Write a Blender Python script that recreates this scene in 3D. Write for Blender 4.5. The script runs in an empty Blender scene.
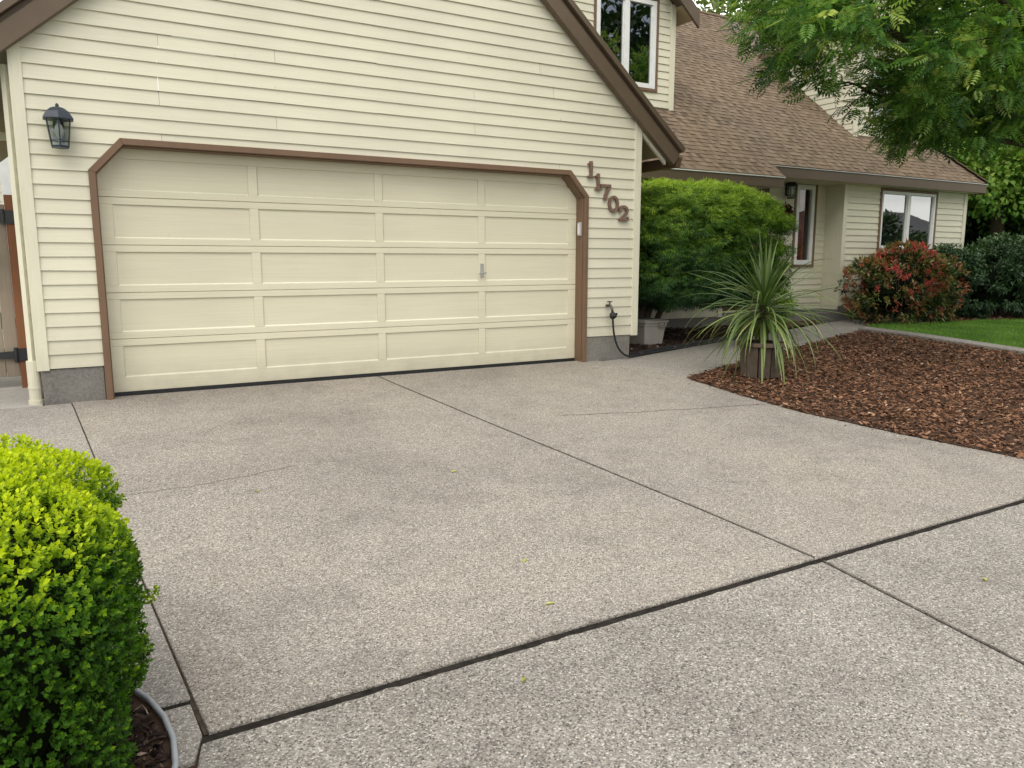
import bpy, math, random
import numpy as np
from mathutils import Vector, Matrix

random.seed(7)
rng = np.random.default_rng(11)
scene = bpy.context.scene
COL = scene.collection
R = math.radians

# ------------------------------------------------------------------ helpers
def S(h):
    """sRGB triple (0-255) to linear rgba"""
    out = []
    for c in h:
        c = c / 255.0
        out.append(c / 12.92 if c <= 0.04045 else ((c + 0.055) / 1.055) ** 2.4)
    return (*out, 1.0)

def gz(y):
    return 0.05 * max(-9.0, min(3.0, y))

def gza(y):
    return 0.05 * np.clip(y, -9.0, 3.0)

class MB:
    """collects quads / polygons, builds ONE mesh object"""
    def __init__(s):
        s.v = []; s.f = []; s.t = []; s.cur = 0.5
    def add(s, vs, fs):
        b = len(s.v)
        s.v += [tuple(p) for p in vs]
        for f in fs:
            s.f.append([b + i for i in f]); s.t.append(s.cur)
    def quad(s, a, b, c, d):
        s.add([a, b, c, d], [(0, 1, 2, 3)])
    def poly(s, pts):
        s.add(pts, [tuple(range(len(pts)))])
    def hexa(s, p):
        s.add(p, [(3, 2, 1, 0), (4, 5, 6, 7), (0, 1, 5, 4), (1, 2, 6, 5), (2, 3, 7, 6), (3, 0, 4, 7)])
    def box(s, x0, x1, y0, y1, z0, z1):
        s.hexa([(x0, y0, z0), (x1, y0, z0), (x1, y1, z0), (x0, y1, z0), (x0, y0, z1), (x1, y0, z1), (x1, y1, z1), (x0, y1, z1)])
    def obox(s, O, u, n, w, u0, u1, n0, n1, w0, w1):
        """box in the local frame u, n, w"""
        O = Vector(O); u = Vector(u); n = Vector(n); w = Vector(w)
        s.hexa([O + u * a + n * b + w * c for c in (w0, w1) for a, b in ((u0, n1), (u1, n1), (u1, n0), (u0, n0))])
    def bar(s, a, b, w, h, up=(0, 0, 1)):
        a = Vector(a); b = Vector(b); d = (b - a).normalized(); up = Vector(up)
        x = d.cross(up)
        if x.length < 1e-4: x = d.cross(Vector((0, 1, 0)))
        x.normalize(); y = x.cross(d)
        p = []
        for e in (a, b):
            for i, j in ((-1, -1), (1, -1), (1, 1), (-1, 1)):
                p.append(e + x * (i * w / 2) + y * (j * h / 2))
        s.hexa(p)
    def tube(s, pts, rad, n=8, cap=True):
        pts = [Vector(p) for p in pts]
        if not hasattr(rad, '__len__'): rad = [rad] * len(pts)
        rings = []; prev = None
        for i, p in enumerate(pts):
            d = (pts[min(i + 1, len(pts) - 1)] - pts[max(i - 1, 0)])
            if d.length < 1e-7: d = Vector((0, 0, 1))
            d.normalize()
            if prev is None:
                x = d.cross(Vector((0, 0, 1)))
                if x.length < 1e-3: x = d.cross(Vector((0, 1, 0)))
            else:
                x = prev - d * prev.dot(d)
            x.normalize(); prev = x; y = d.cross(x)
            rings.append([p + (x * math.cos(2 * math.pi * k / n) + y * math.sin(2 * math.pi * k / n)) * rad[i] for k in range(n)])
        b = len(s.v)
        for r in rings: s.v += [tuple(q) for q in r]
        for i in range(len(rings) - 1):
            for k in range(n):
                s.f.append([b + i * n + k, b + i * n + (k + 1) % n, b + (i + 1) * n + (k + 1) % n, b + (i + 1) * n + k]); s.t.append(s.cur)
        if cap:
            s.f.append([b + k for k in range(n)][::-1]); s.t.append(s.cur)
            s.f.append([b + (len(rings) - 1) * n + k for k in range(n)]); s.t.append(s.cur)
    def lathe(s, c, prof, n=16, ang0=0):
        c = Vector(c); b = len(s.v)
        for r, z in prof:
            for k in range(n):
                a = ang0 + 2 * math.pi * k / n
                s.v.append((c.x + r * math.cos(a), c.y + r * math.sin(a), c.z + z))
        for i in range(len(prof) - 1):
            for k in range(n):
                s.f.append([b + i * n + k, b + i * n + (k + 1) % n, b + (i + 1) * n + (k + 1) % n, b + (i + 1) * n + k]); s.t.append(s.cur)
        s.f.append([b + k for k in range(n)][::-1]); s.t.append(s.cur)
        s.f.append([b + (len(prof) - 1) * n + k for k in range(n)]); s.t.append(s.cur)
    def prism(s, poly, f0, f1):
        """poly: list of keys; f0,f1 map key->3D point (bottom, top)"""
        n = len(poly)
        vs = [f0(p) for p in poly] + [f1(p) for p in poly]
        fs = [tuple(range(n))[::-1], tuple(range(n, 2 * n))] + [(i, (i + 1) % n, n + (i + 1) % n, n + i) for i in range(n)]
        s.add(vs, fs)
    def build(s, name, mat, parent=None, bevel=0, smooth=False, seg=1):
        me = bpy.data.meshes.new(name)
        me.from_pydata(s.v, [], s.f)
        a = me.attributes.new('tint', 'FLOAT', 'FACE'); a.data.foreach_set('value', np.array(s.t, dtype=np.float32))
        me.materials.append(mat)
        if smooth: me.polygons.foreach_set('use_smooth', [True] * len(me.polygons))
        me.update()
        o = bpy.data.objects.new(name, me); COL.objects.link(o)
        if parent: o.parent = parent
        if bevel:
            m = o.modifiers.new('bevel', 'BEVEL'); m.width = bevel; m.segments = seg; m.limit_method = 'ANGLE'; m.angle_limit = R(40)
        return o

def np_mesh(name, V, F, tint, mat, parent=None):
    """V (n,3), F (m,k) uniform polygon size, tint (m,)"""
    me = bpy.data.meshes.new(name)
    V = np.ascontiguousarray(V, dtype=np.float32); F = np.ascontiguousarray(F, dtype=np.int32)
    m, k = F.shape
    me.vertices.add(len(V)); me.vertices.foreach_set('co', V.ravel())
    me.loops.add(m * k); me.loops.foreach_set('vertex_index', F.ravel())
    me.polygons.add(m); me.polygons.foreach_set('loop_start', np.arange(0, m * k, k, dtype=np.int32))
    a = me.attributes.new('tint', 'FLOAT', 'FACE'); a.data.foreach_set('value', np.asarray(tint, dtype=np.float32))
    me.materials.append(mat); me.update(calc_edges=True)
    o = bpy.data.objects.new(name, me); COL.objects.link(o)
    if parent: o.parent = parent
    return o

def norm(a):
    return a / (np.linalg.norm(a, axis=-1, keepdims=True) + 1e-9)

def instance(tv, tf, O, D, N, size, tint, face_jit=0.06):
    """template verts tv (x = across, y = along, z = normal) put at O with axis D and normal hint N"""
    D = norm(D); X = norm(np.cross(D, N)); Z = np.cross(X, D)
    size = np.asarray(size)
    if size.ndim == 1: size = size[:, None].repeat(3, 1)
    n = len(O); k = len(tv)
    V = O[:, None, :] + (tv[None, :, 0:1] * size[:, None, 0:1]) * X[:, None, :] + (tv[None, :, 1:2] * size[:, None, 1:2]) * D[:, None, :] + (tv[None, :, 2:3] * size[:, None, 2:3]) * Z[:, None, :]
    F = tf[None] + (np.arange(n) * k)[:, None, None]
    T = np.repeat(tint, len(tf)) + rng.normal(0, face_jit, n * len(tf))
    return V.reshape(-1, 3), F.reshape(-1, tf.shape[1]), T

LEAF_V = np.array([(0, 0, 0), (.5, .45, .08), (0, 1, -.06), (0, .5, -.05), (-.5, .45, .08)], float)
LEAF_F = np.array([(0, 1, 2, 3), (0, 3, 2, 4)])
FLAT_V = np.array([(0, 0, 0), (.5, .4, 0), (0, 1, 0), (-.5, .4, 0)], float)
FLAT_F = np.array([(0, 1, 2, 3)])

def tag(o, label=None, cat=None, group=None, kind=None):
    if label: o['label'] = label
    if cat: o['category'] = cat
    if group: o['group'] = group
    if kind: o['kind'] = kind
    return o

def empty(name, loc=(0, 0, 0)):
    o = bpy.data.objects.new(name, None); COL.objects.link(o); o.location = loc; o.empty_display_size = .2
    return o

def at(root, o):
    """parent keeping world-space vertex coordinates"""
    o.parent = root; o.matrix_parent_inverse = Matrix.Translation(root.location).inverted()
    return o

def struct(o):
    o['kind'] = 'structure'; return o

# ------------------------------------------------------------------ materials
def new_mat(name):
    m = bpy.data.materials.new(name); m.use_nodes = True
    nt = m.node_tree; b = nt.nodes['Principled BSDF']
    return m, nt, b

def nd(nt, t, **kw):
    n = nt.nodes.new(t)
    for k, v in kw.items(): setattr(n, k, v)
    return n

def ramp(nt, fac, stops, interp='LINEAR'):
    r = nd(nt, 'ShaderNodeValToRGB'); r.color_ramp.interpolation = interp
    e = r.color_ramp.elements
    while len(e) < len(stops): e.new(.5)
    for i, (p, c) in enumerate(stops):
        e[i].position = p; e[i].color = c if len(c) == 4 else (*c, 1)
    nt.links.new(fac, r.inputs[0]); return r.outputs[0]

def mixc(nt, a, b, fac, blend='MIX'):
    m = nd(nt, 'ShaderNodeMix', data_type='RGBA', blend_type=blend)
    for sock, val in ((m.inputs[0], fac), (m.inputs[6], a), (m.inputs[7], b)):
        if hasattr(val, 'is_output'): nt.links.new(val, sock)
        else: sock.default_value = val
    return m.outputs[2]

def noise(nt, vec, scale, detail=4, rough=.55, dist=0):
    n = nd(nt, 'ShaderNodeTexNoise'); n.inputs['Scale'].default_value = scale; n.inputs['Detail'].default_value = detail
    n.inputs['Roughness'].default_value = rough; n.inputs['Distortion'].default_value = dist
    nt.links.new(vec, n.inputs['Vector']); return n.outputs['Fac']

def coords(nt, sc=(1, 1, 1)):
    t = nd(nt, 'ShaderNodeTexCoord'); mp = nd(nt, 'ShaderNodeMapping'); mp.inputs['Scale'].default_value = sc
    nt.links.new(t.outputs['Object'], mp.inputs[0]); return mp.outputs[0]

def bump(nt, b, h, strength=.3, dist=.01):
    n = nd(nt, 'ShaderNodeBump'); n.inputs['Strength'].default_value = strength; n.inputs['Distance'].default_value = dist
    nt.links.new(h, n.inputs['Height']); nt.links.new(n.outputs[0], b.inputs['Normal'])

def tintv(nt):
    a = nd(nt, 'ShaderNodeAttribute', attribute_name='tint'); return a.outputs['Fac']

def paint(name, c, rough=.55, var=.12, grain=(1.5, 1.5, 40), grain_amt=.25, spec=.35, dirt=None, speck=0):
    """weathered paint: large soft variation, wood grain bump, optional grime near the ground"""
    m, nt, b = new_mat(name)
    v = coords(nt); vg = coords(nt, grain)
    lo = tuple(x * (1 - var) for x in c[:3]) + (1,); hi = tuple(min(1, x * (1 + var * .6)) for x in c[:3]) + (1,)
    col = ramp(nt, noise(nt, v, .9, 5), [(.3, lo), (.7, hi)])
    col = mixc(nt, col, ramp(nt, tintv(nt), [(0, (.94, .94, .94, 1)), (1, (1.0, 1.0, 1.0, 1))]), 1.0, 'MULTIPLY')
    col = mixc(nt, col, ramp(nt, noise(nt, vg, 3, 4), [(.3, (.93, .93, .92, 1)), (.6, (1, 1, 1, 1))]), 1.0, 'MULTIPLY')
    if speck:
        sp = ramp(nt, noise(nt, v, 26, 2), [(.70, (0, 0, 0, 1)), (.76, (1, 1, 1, 1))])
        col = mixc(nt, col, (c[0] * .6, c[1] * .56, c[2] * .5, 1), nd_mul(nt, sp, speck))
    if dirt:
        sep = nd(nt, 'ShaderNodeSeparateXYZ'); nt.links.new(v, sep.inputs[0])
        mr = nd(nt, 'ShaderNodeMapRange'); mr.inputs['From Min'].default_value = dirt; mr.inputs['From Max'].default_value = 0.0
        nt.links.new(sep.outputs['Z'], mr.inputs[0])
        k = nd(nt, 'ShaderNodeMath', operation='MULTIPLY'); nt.links.new(mr.outputs[0], k.inputs[0]); nt.links.new(nd_mul(nt, noise(nt, v, 6, 5), .6), k.inputs[1])
        col = mixc(nt, col, (.18, .15, .11, 1), k.outputs[0])
    nt.links.new(col, b.inputs['Base Color'])
    b.inputs['Roughness'].default_value = rough; b.inputs['Specular IOR Level'].default_value = spec
    if grain_amt: bump(nt, b, noise(nt, vg, 6, 5), grain_amt, .003)
    return m

def nd_mul(nt, a, k):
    n = nd(nt, 'ShaderNodeMath', operation='MULTIPLY'); nt.links.new(a, n.inputs[0]); n.inputs[1].default_value = k; return n.outputs[0]

def flat(name, c, rough=.6, spec=.3, var=.15, metal=0, scale=8):
    m, nt, b = new_mat(name); v = coords(nt)
    lo = tuple(x * (1 - var) for x in c[:3]) + (1,); hi = tuple(min(1, x * (1 + var)) for x in c[:3]) + (1,)
    nt.links.new(ramp(nt, noise(nt, v, scale, 5), [(.3, lo), (.7, hi)]), b.inputs['Base Color'])
    b.inputs['Roughness'].default_value = rough; b.inputs['Specular IOR Level'].default_value = spec; b.inputs['Metallic'].default_value = metal
    return m

def leafmat(name, stops, trans=.35, rough=.45, spec=.35, tcol=1.25):
    """colour from the per-leaf tint attribute; some light passes through"""
    m, nt, b = new_mat(name)
    col = ramp(nt, tintv(nt), stops)
    nt.links.new(col, b.inputs['Base Color']); b.inputs['Roughness'].default_value = rough; b.inputs['Specular IOR Level'].default_value = spec
    tr = nd(nt, 'ShaderNodeBsdfTranslucent'); mx = nd(nt, 'ShaderNodeMixShader'); mx.inputs[0].default_value = trans
    nt.links.new(mixc(nt, col, (tcol, tcol * 1.02, tcol * .55, 1), 1.0, 'MULTIPLY'), tr.inputs[0])
    nt.links.new(b.outputs[0], mx.inputs[1]); nt.links.new(tr.outputs[0], mx.inputs[2])
    nt.links.new(mx.outputs[0], nt.nodes['Material Output'].inputs[0])
    return m

def concrete_mat(name, stops, cell=85, stain=.5, bumpk=.5, smooth=False, bright=1.0):
    m, nt, b = new_mat(name); v = coords(nt)
    if smooth:
        col = ramp(nt, noise(nt, v, 40, 6, .7), stops)
        h = noise(nt, v, 60, 5)
    else:
        vo = nd(nt, 'ShaderNodeTexVoronoi'); vo.inputs['Scale'].default_value = cell
        wob = nd(nt, 'ShaderNodeVectorMath', operation='ADD')
        nz = nd(nt, 'ShaderNodeTexNoise'); nz.inputs['Scale'].default_value = 70; nt.links.new(v, nz.inputs['Vector'])
        sc = nd(nt, 'ShaderNodeVectorMath', operation='SCALE'); sc.inputs['Scale'].default_value = .012
        nt.links.new(nz.outputs['Color'], sc.inputs[0]); nt.links.new(v, wob.inputs[0]); nt.links.new(sc.outputs[0], wob.inputs[1])
        nt.links.new(wob.outputs[0], vo.inputs['Vector'])
        sp = nd(nt, 'ShaderNodeSeparateColor'); nt.links.new(vo.outputs['Color'], sp.inputs[0])
        col = ramp(nt, sp.outputs[0], stops)
        # mortar between the pebbles
        gap = ramp(nt, vo.outputs['Distance'], [(.45, (0, 0, 0, 1)), (.75, (1, 1, 1, 1))])
        col = mixc(nt, col, (.235, .215, .190, 1), gap)
        # odd larger stones
        v2 = nd(nt, 'ShaderNodeTexVoronoi'); v2.inputs['Scale'].default_value = cell * .55; nt.links.new(wob.outputs[0], v2.inputs['Vector'])
        s2 = nd(nt, 'ShaderNodeSeparateColor'); nt.links.new(v2.outputs['Color'], s2.inputs[0])
        pick = ramp(nt, s2.outputs[1], [(.07, (1, 1, 1, 1)), (.08, (0, 0, 0, 1))])
        core = ramp(nt, v2.outputs['Distance'], [(.30, (1, 1, 1, 1)), (.42, (0, 0, 0, 1))])
        pk = nd(nt, 'ShaderNodeMath', operation='MULTIPLY'); nt.links.new(pick, pk.inputs[0]); nt.links.new(core, pk.inputs[1])
        col = mixc(nt, col, ramp(nt, s2.outputs[0], [(0, (.08, .075, .07, 1)), (.4, (.20, .17, .14, 1)), (.7, (.40, .34, .27, 1)), (1, (.60, .57, .52, 1))]), pk.outputs[0])
        h = vo.outputs['Distance']
    big = noise(nt, v, .55, 6, .6, .6)
    col = mixc(nt, col, ramp(nt, big, [(.30, (.72, .71, .71, 1)), (.52, (1, 1, 1, 1)), (.75, (1.1, 1.09, 1.05, 1))]), stain, 'MULTIPLY')
    mid = noise(nt, v, 3.2, 6, .65, .4)
    col = mixc(nt, col, ramp(nt, mid, [(.34, (.86, .85, .85, 1)), (.5, (1, 1, 1, 1)), (.72, (1.06, 1.05, 1.03, 1))]), stain, 'MULTIPLY')
    # dark spots of grime and oil
    sv = nd(nt, 'ShaderNodeTexVoronoi'); sv.inputs['Scale'].default_value = 2.1; nt.links.new(v, sv.inputs['Vector'])
    spot = ramp(nt, sv.outputs['Distance'], [(.03, (.62, .6, .58, 1)), (.075, (1, 1, 1, 1))])
    col = mixc(nt, col, spot, .75 * stain, 'MULTIPLY')
    sy = nd(nt, 'ShaderNodeSeparateXYZ'); nt.links.new(v, sy.inputs[0])
    ya = nd(nt, 'ShaderNodeMath', operation='ADD'); nt.links.new(sy.outputs['Y'], ya.inputs[0]); nt.links.new(nd_mul(nt, noise(nt, v, .8, 5), 1.6), ya.inputs[1])
    col = mixc(nt, col, ramp(nt, nd_mul(nt, ya.outputs[0], .25), [(0, (1, 1, 1, 1)), (.22, (.84, .83, .82, 1))]), stain, 'MULTIPLY')
    col = mixc(nt, col, (bright, bright * .995, bright * .982, 1), 1.0, 'MULTIPLY')
    nt.links.new(col, b.inputs['Base Color']); b.inputs['Roughness'].default_value = .85; b.inputs['Specular IOR Level'].default_value = .25
    inv = nd(nt, 'ShaderNodeMath', operation='SUBTRACT'); inv.inputs[0].default_value = 1; nt.links.new(h, inv.inputs[1])
    bump(nt, b, inv.outputs[0], bumpk, .006)
    return m

def tint_mat(name, stops, rough=.9, spec=.15, nscale=30, namt=.5, bumpk=.4):
    m, nt, b = new_mat(name); v = coords(nt)
    col = ramp(nt, tintv(nt), stops)
    col = mixc(nt, col, ramp(nt, noise(nt, v, nscale, 5, .7), [(.3, (.6, .6, .6, 1)), (.7, (1.2, 1.2, 1.2, 1))]), namt, 'MULTIPLY')
    col = mixc(nt, col, ramp(nt, noise(nt, v, .7, 4), [(.3, (.85, .85, .86, 1)), (.7, (1.08, 1.06, 1.02, 1))]), 1, 'MULTIPLY')
    nt.links.new(col, b.inputs['Base Color']); b.inputs['Roughness'].default_value = rough; b.inputs['Specular IOR Level'].default_value = spec
    if bumpk: bump(nt, b, noise(nt, v, nscale * 2, 4), bumpk, .004)
    return m

def glass_mat(name, refl=.32, tintc=(.55, .62, .62, 1)):
    m, nt, b = new_mat(name); nt.nodes.remove(b)
    tr = nd(nt, 'ShaderNodeBsdfTransparent'); tr.inputs[0].default_value = tintc
    gl = nd(nt, 'ShaderNodeBsdfGlossy'); gl.inputs['Roughness'].default_value = .01; gl.inputs[0].default_value = (.9, .93, .95, 1)
    v = coords(nt)
    bp = nd(nt, 'ShaderNodeBump'); bp.inputs['Strength'].default_value = .03; bp.inputs['Distance'].default_value = .02
    nt.links.new(noise(nt, v, 1.6, 2), bp.inputs['Height']); nt.links.new(bp.outputs[0], gl.inputs['Normal'])
    fr = nd(nt, 'ShaderNodeFresnel'); fr.inputs['IOR'].default_value = 1.5
    ad = nd(nt, 'ShaderNodeMath', operation='ADD', use_clamp=True); nt.links.new(fr.outputs[0], ad.inputs[0]); ad.inputs[1].default_value = refl
    mx = nd(nt, 'ShaderNodeMixShader'); nt.links.new(ad.outputs[0], mx.inputs[0]); nt.links.new(tr.outputs[0], mx.inputs[1]); nt.links.new(gl.outputs[0], mx.inputs[2])
    nt.links.new(mx.outputs[0], nt.nodes['Material Output'].inputs[0])
    return m

M = {}
M['cream'] = paint('cream_siding_paint', (.672, .645, .508, 1), .55, .07, (.6, .6, 30), .25, dirt=.9, speck=.25)
M['cream_trim'] = paint('cream_trim_paint', (.70, .675, .53, 1), .5, .06, (12, 12, 1.2), .2, dirt=.5, speck=.3)
M['door'] = paint('cream_door_paint', (.66, .625, .475, 1), .48, .05, (.5, .5, 30), .3, dirt=.35, speck=.2)
M['brown'] = paint('brown_trim_paint', (.175, .108, .066, 1), .5, .18, (8, 8, 1), .3)
M['brown_dark'] = paint('brown_rake_paint', (.125, .090, .060, 1), .5, .12, (4, 4, 4), .2)
M['found'] = concrete_mat('foundation_concrete', [(.3, (.15, .145, .135, 1)), (.7, (.27, .26, .24, 1))], smooth=True, stain=1.0, bumpk=.3)
M['agg'] = concrete_mat('exposed_aggregate', [(0, (.065, .058, .05, 1)), (.13, (.14, .126, .110, 1)), (.35, (.245, .224, .198, 1)), (.62, (.325, .298, .266, 1)), (.84, (.42, .39, .35, 1)), (.95, (.50, .47, .425, 1)), (1, (.60, .57, .52, 1))], cell=165, stain=.9, bright=1.08)
M['agg_front'] = concrete_mat('exposed_aggregate_front', [(0, (.06, .057, .053, 1)), (.17, (.13, .124, .113, 1)), (.38, (.225, .214, .195, 1)), (.62, (.30, .286, .26, 1)), (.84, (.39, .375, .345, 1)), (.95, (.47, .45, .42, 1)), (1, (.60, .58, .545, 1))], cell=145, stain=.85, bright=1.06)
M['walk'] = concrete_mat('walkway_concrete', [(0, (.14, .13, .118, 1)), (.25, (.27, .252, .228, 1)), (.7, (.365, .345, .315, 1)), (1, (.56, .54, .50, 1))], cell=150, stain=.7)
M['smoothc'] = concrete_mat('smooth_concrete', [(.3, (.30, .29, .27, 1)), (.7, (.42, .41, .385, 1))], smooth=True, stain=.7, bumpk=.15)
M['joint'] = flat('joint_wood', (.022, .019, .016, 1), .9, .1, .5, scale=30)
M['soil'] = tint_mat('soil', [(0, (.05, .03, .02, 1)), (1, (.085, .052, .036, 1))])
M['bark'] = tint_mat('bark_chips', [(0, (.024, .013, .009, 1)), (.22, (.075, .038, .022, 1)), (.5, (.175, .088, .050, 1)), (.78, (.28, .148, .086, 1)), (.95, (.42, .26, .165, 1)), (1, (.62, .53, .43, 1))], nscale=60, bumpk=0)
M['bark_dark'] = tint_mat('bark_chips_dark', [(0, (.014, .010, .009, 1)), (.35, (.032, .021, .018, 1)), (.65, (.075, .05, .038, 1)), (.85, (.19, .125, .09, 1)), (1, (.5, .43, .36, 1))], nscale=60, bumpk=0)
M['shingle'] = tint_mat('roof_shingles', [(0, (.09, .068, .048, 1)), (.5, (.190, .144, .102, 1)), (1, (.25, .195, .142, 1))], nscale=45, namt=.55, bumpk=.5)
M['lawn'] = tint_mat('lawn_soil', [(0, (.05, .10, .02, 1)), (1, (.08, .16, .03, 1))])
M['grass'] = leafmat('grass_blades', [(0, (.07, .15, .025, 1)), (.5, (.14, .29, .04, 1)), (1, (.27, .42, .09, 1))], .4, .6)
M['white'] = paint('white_vinyl', (.78, .79, .78, 1), .35, .04, (3, 3, 3), .05)
M['glass'] = glass_mat('window_glass', .30)
M['glass_dark'] = glass_mat('window_glass_upper', .20, (.45, .52, .5, 1))
M['glass_side'] = glass_mat('sidelight_glass', .05, (.9, .92, .92, 1))
M['glass_clear'] = glass_mat('lantern_glass', .06, (.82, .86, .86, 1))
M['room'] = flat('dark_room', (.035, .045, .047, 1), .9, .1, .3)
M['red_reflection'] = flat('rust_reflection', (.50, .14, .08, 1), .9, .1, .7, scale=5)  # colour of a reddish tree's reflection in the sidelight
M['black'] = flat('black_iron', (.016, .017, .02, 1), .45, .5, .3)
M['lantern'] = flat('dark_blue_iron', (.018, .028, .044, 1), .4, .5, .3)
M['bulb'] = flat('frosted_bulb', (.75, .74, .70, 1), .3, .5, .05)
M['bronze'] = flat('brown_digit_paint', (.17, .105, .078, 1), .5, .4, .3, scale=40)
M['rubber'] = flat('black_rubber', (.016, .017, .018, 1), .5, .4, .3)
M['steel'] = flat('chrome', (.55, .55, .54, 1), .25, .5, .1, 1)
M['grayp'] = flat('grey_plastic', (.42, .42, .42, 1), .5, .4, .06)
M['brass'] = flat('tarnished_brass', (.11, .10, .09, 1), .45, .5, .3, .7)
M['tote'] = flat('taupe_plastic', (.30, .28, .245, 1), .55, .3, .1)
M['edging'] = flat('grey_edging', (.33, .35, .38, 1), .4, .4, .12)
M['cedar'] = paint('weathered_cedar', (.27, .225, .175, 1), .85, .35, (18, 18, .7), .6, spec=.15)
M['redwood'] = paint('redwood_post', (.21, .095, .05, 1), .8, .35, (18, 18, .7), .5, spec=.15)
M['barrel'] = tint_mat('weathered_barrel', [(0, (.07, .055, .042, 1)), (1, (.175, .137, .104, 1))], nscale=14, namt=.8, bumpk=.6)
M['soffit'] = paint('tan_soffit', (.42, .34, .22, 1), .7, .12, (3, 3, 3), .2)
M['bole'] = tint_mat('tree_bark', [(0, (.07, .055, .043, 1)), (1, (.12, .10, .08, 1))], nscale=20, namt=.9, bumpk=.8)
M['asphalt'] = tint_mat('asphalt', [(0, (.045, .045, .048, 1)), (1, (.06, .06, .06, 1))], nscale=120)
M['ground'] = tint_mat('ground', [(0, (.06, .09, .03, 1)), (1, (.08, .11, .04, 1))], nscale=4)
M['door_wood'] = paint('brown_front_door', (.10, .05, .03, 1), .4, .2, (10, 10, 1), .3)
M['nroof'] = tint_mat('far_roof', [(0, (.11, .11, .115, 1)), (1, (.16, .16, .165, 1))])
M['metal_white'] = flat('white_metal', (.7, .7, .7, 1), .4, .5, .05)
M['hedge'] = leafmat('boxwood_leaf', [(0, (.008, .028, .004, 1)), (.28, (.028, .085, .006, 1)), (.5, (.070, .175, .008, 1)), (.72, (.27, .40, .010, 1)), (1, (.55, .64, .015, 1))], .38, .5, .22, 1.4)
M['maple'] = leafmat('weeping_maple_leaf', [(0, (.012, .036, .014, 1)), (.35, (.042, .115, .030, 1)), (.62, (.12, .24, .035, 1)), (.85, (.29, .46, .05, 1)), (1, (.48, .63, .10, 1))], .4, .5)
M['rowan'] = leafmat('rowan_leaf', [(0, (.014, .046, .016, 1)), (.45, (.058, .15, .036, 1)), (.8, (.17, .33, .06, 1)), (1, (.42, .52, .15, 1))], .5, .45, .4)
M['bg'] = leafmat('bright_maple_leaf', [(0, (.016, .046, .014, 1)), (.4, (.06, .16, .03, 1)), (.75, (.16, .32, .055, 1)), (1, (.36, .48, .11, 1))], .45, .5)
M['bgdark'] = leafmat('dark_tree_leaf', [(0, (.008, .02, .009, 1)), (.5, (.024, .055, .02, 1)), (1, (.07, .12, .04, 1))], .25, .5)
M['bgpale'] = leafmat('pale_tree_leaf', [(0, (.04, .08, .025, 1)), (.5, (.12, .19, .055, 1)), (1, (.34, .40, .16, 1))], .4, .5)
M['rhodo'] = leafmat('rhododendron_leaf', [(0, (.010, .028, .010, 1)), (.5, (.034, .080, .028, 1)), (.85, (.09, .16, .06, 1)), (1, (.24, .33, .17, 1))], .15, .42, .35)
M['red'] = leafmat('photinia_leaf', [(0, (.010, .022, .008, 1)), (.35, (.030, .062, .020, 1)), (.48, (.12, .18, .04, 1)), (.60, (.30, .26, .09, 1)), (.72, (.42, .20, .11, 1)), (.84, (.52, .12, .10, 1)), (1, (.78, .16, .17, 1))], .25, .4, .4)
M['cordy'] = leafmat('cordyline_blade', [(0, (.025, .048, .014, 1)), (.4, (.07, .125, .032, 1)), (.7, (.17, .24, .065, 1)), (.9, (.36, .42, .16, 1)), (1, (.55, .52, .25, 1))], .25, .4, .45)
M['blossom'] = leafmat('cream_blossom', [(0, (.45, .43, .30, 1)), (1, (.75, .73, .58, 1))], .3, .7)

# ------------------------------------------------------------------ ground, drive, paths
g = MB()
ys = [-260, -9, 3, 260]
for a, b_ in zip(ys, ys[1:]):
    g.quad((-260, a, gz(a) - .06), (260, a, gz(a) - .06), (260, b_, gz(b_) - .06), (-260, b_, gz(b_) - .06))
struct(g.build('ground', M['ground']))
g = MB(); g.quad((-200, -17.5, gz(-17) - .052), (200, -17.5, gz(-17) - .052), (200, -9.6, gz(-9.6) - .052), (-200, -9.6, gz(-9.6) - .052))
struct(g.build('road', M['asphalt']))

def slab(name, pts, mat, top=0.0, thick=.05, bevel=.007):
    m = MB(); m.prism(pts, lambda p: (p[0], p[1], gz(p[1]) + top - thick), lambda p: (p[0], p[1], gz(p[1]) + top))
    return struct(m.build(name, mat, bevel=bevel, seg=2))

def ragged(pts, amp, step=.05):
    o = []
    for (x0, y0), (x1, y1) in zip(pts, pts[1:]):
        n_ = max(1, int(math.hypot(x1 - x0, y1 - y0) / step))
        for q in range(n_):
            t = q / n_; g_ = 0 if q == 0 else amp
            chip = random.uniform(0, 3.0) * amp if random.random() < .08 and q else 0
            o.append((x0 + (x1 - x0) * t + random.gauss(0, g_ * .5), y0 + (y1 - y0) * t + random.gauss(0, g_ * .5) + chip))
    o.append(pts[-1]); return o
LJ = [(.283, .09), (.30, -.2), (.39, -2.17), (.47, -4.18), (.51, -4.94), (.525, -5.200)]
CJ = [(3.115, .09), (3.12, -.2), (3.23, -2.3), (3.31, -3.53), (3.36, -4.43), (3.39, -5.200)]
RE = [(6.155, -1.31), (6.03, -2.21), (5.98, -2.98), (6.10, -3.87), (6.29, -4.73), (6.42, -5.200)]
j = .004
slab('driveway', [(x + j, y) for x, y in LJ] + ragged([(.53, -5.2), (3.385, -5.2)], .0035)[1:-1] + [(x - j, y) for x, y in CJ][::-1], M['agg'])
slab('driveway', [(x + j, y) for x, y in CJ] + ragged([(3.40, -5.2), (6.42, -5.2)], .0035)[1:-1] + RE[::-1] + [(5.95, -.06), (5.9, .09)], M['agg'])
slab('driveway', ragged([(.50, -5.25), (3.385, -5.25)], .0035) + [(3.28, -6.24), (3.0, -9.4), (-.1, -9.4), (.15, -7.0), (.36, -5.75)], M['agg_front'])
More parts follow.
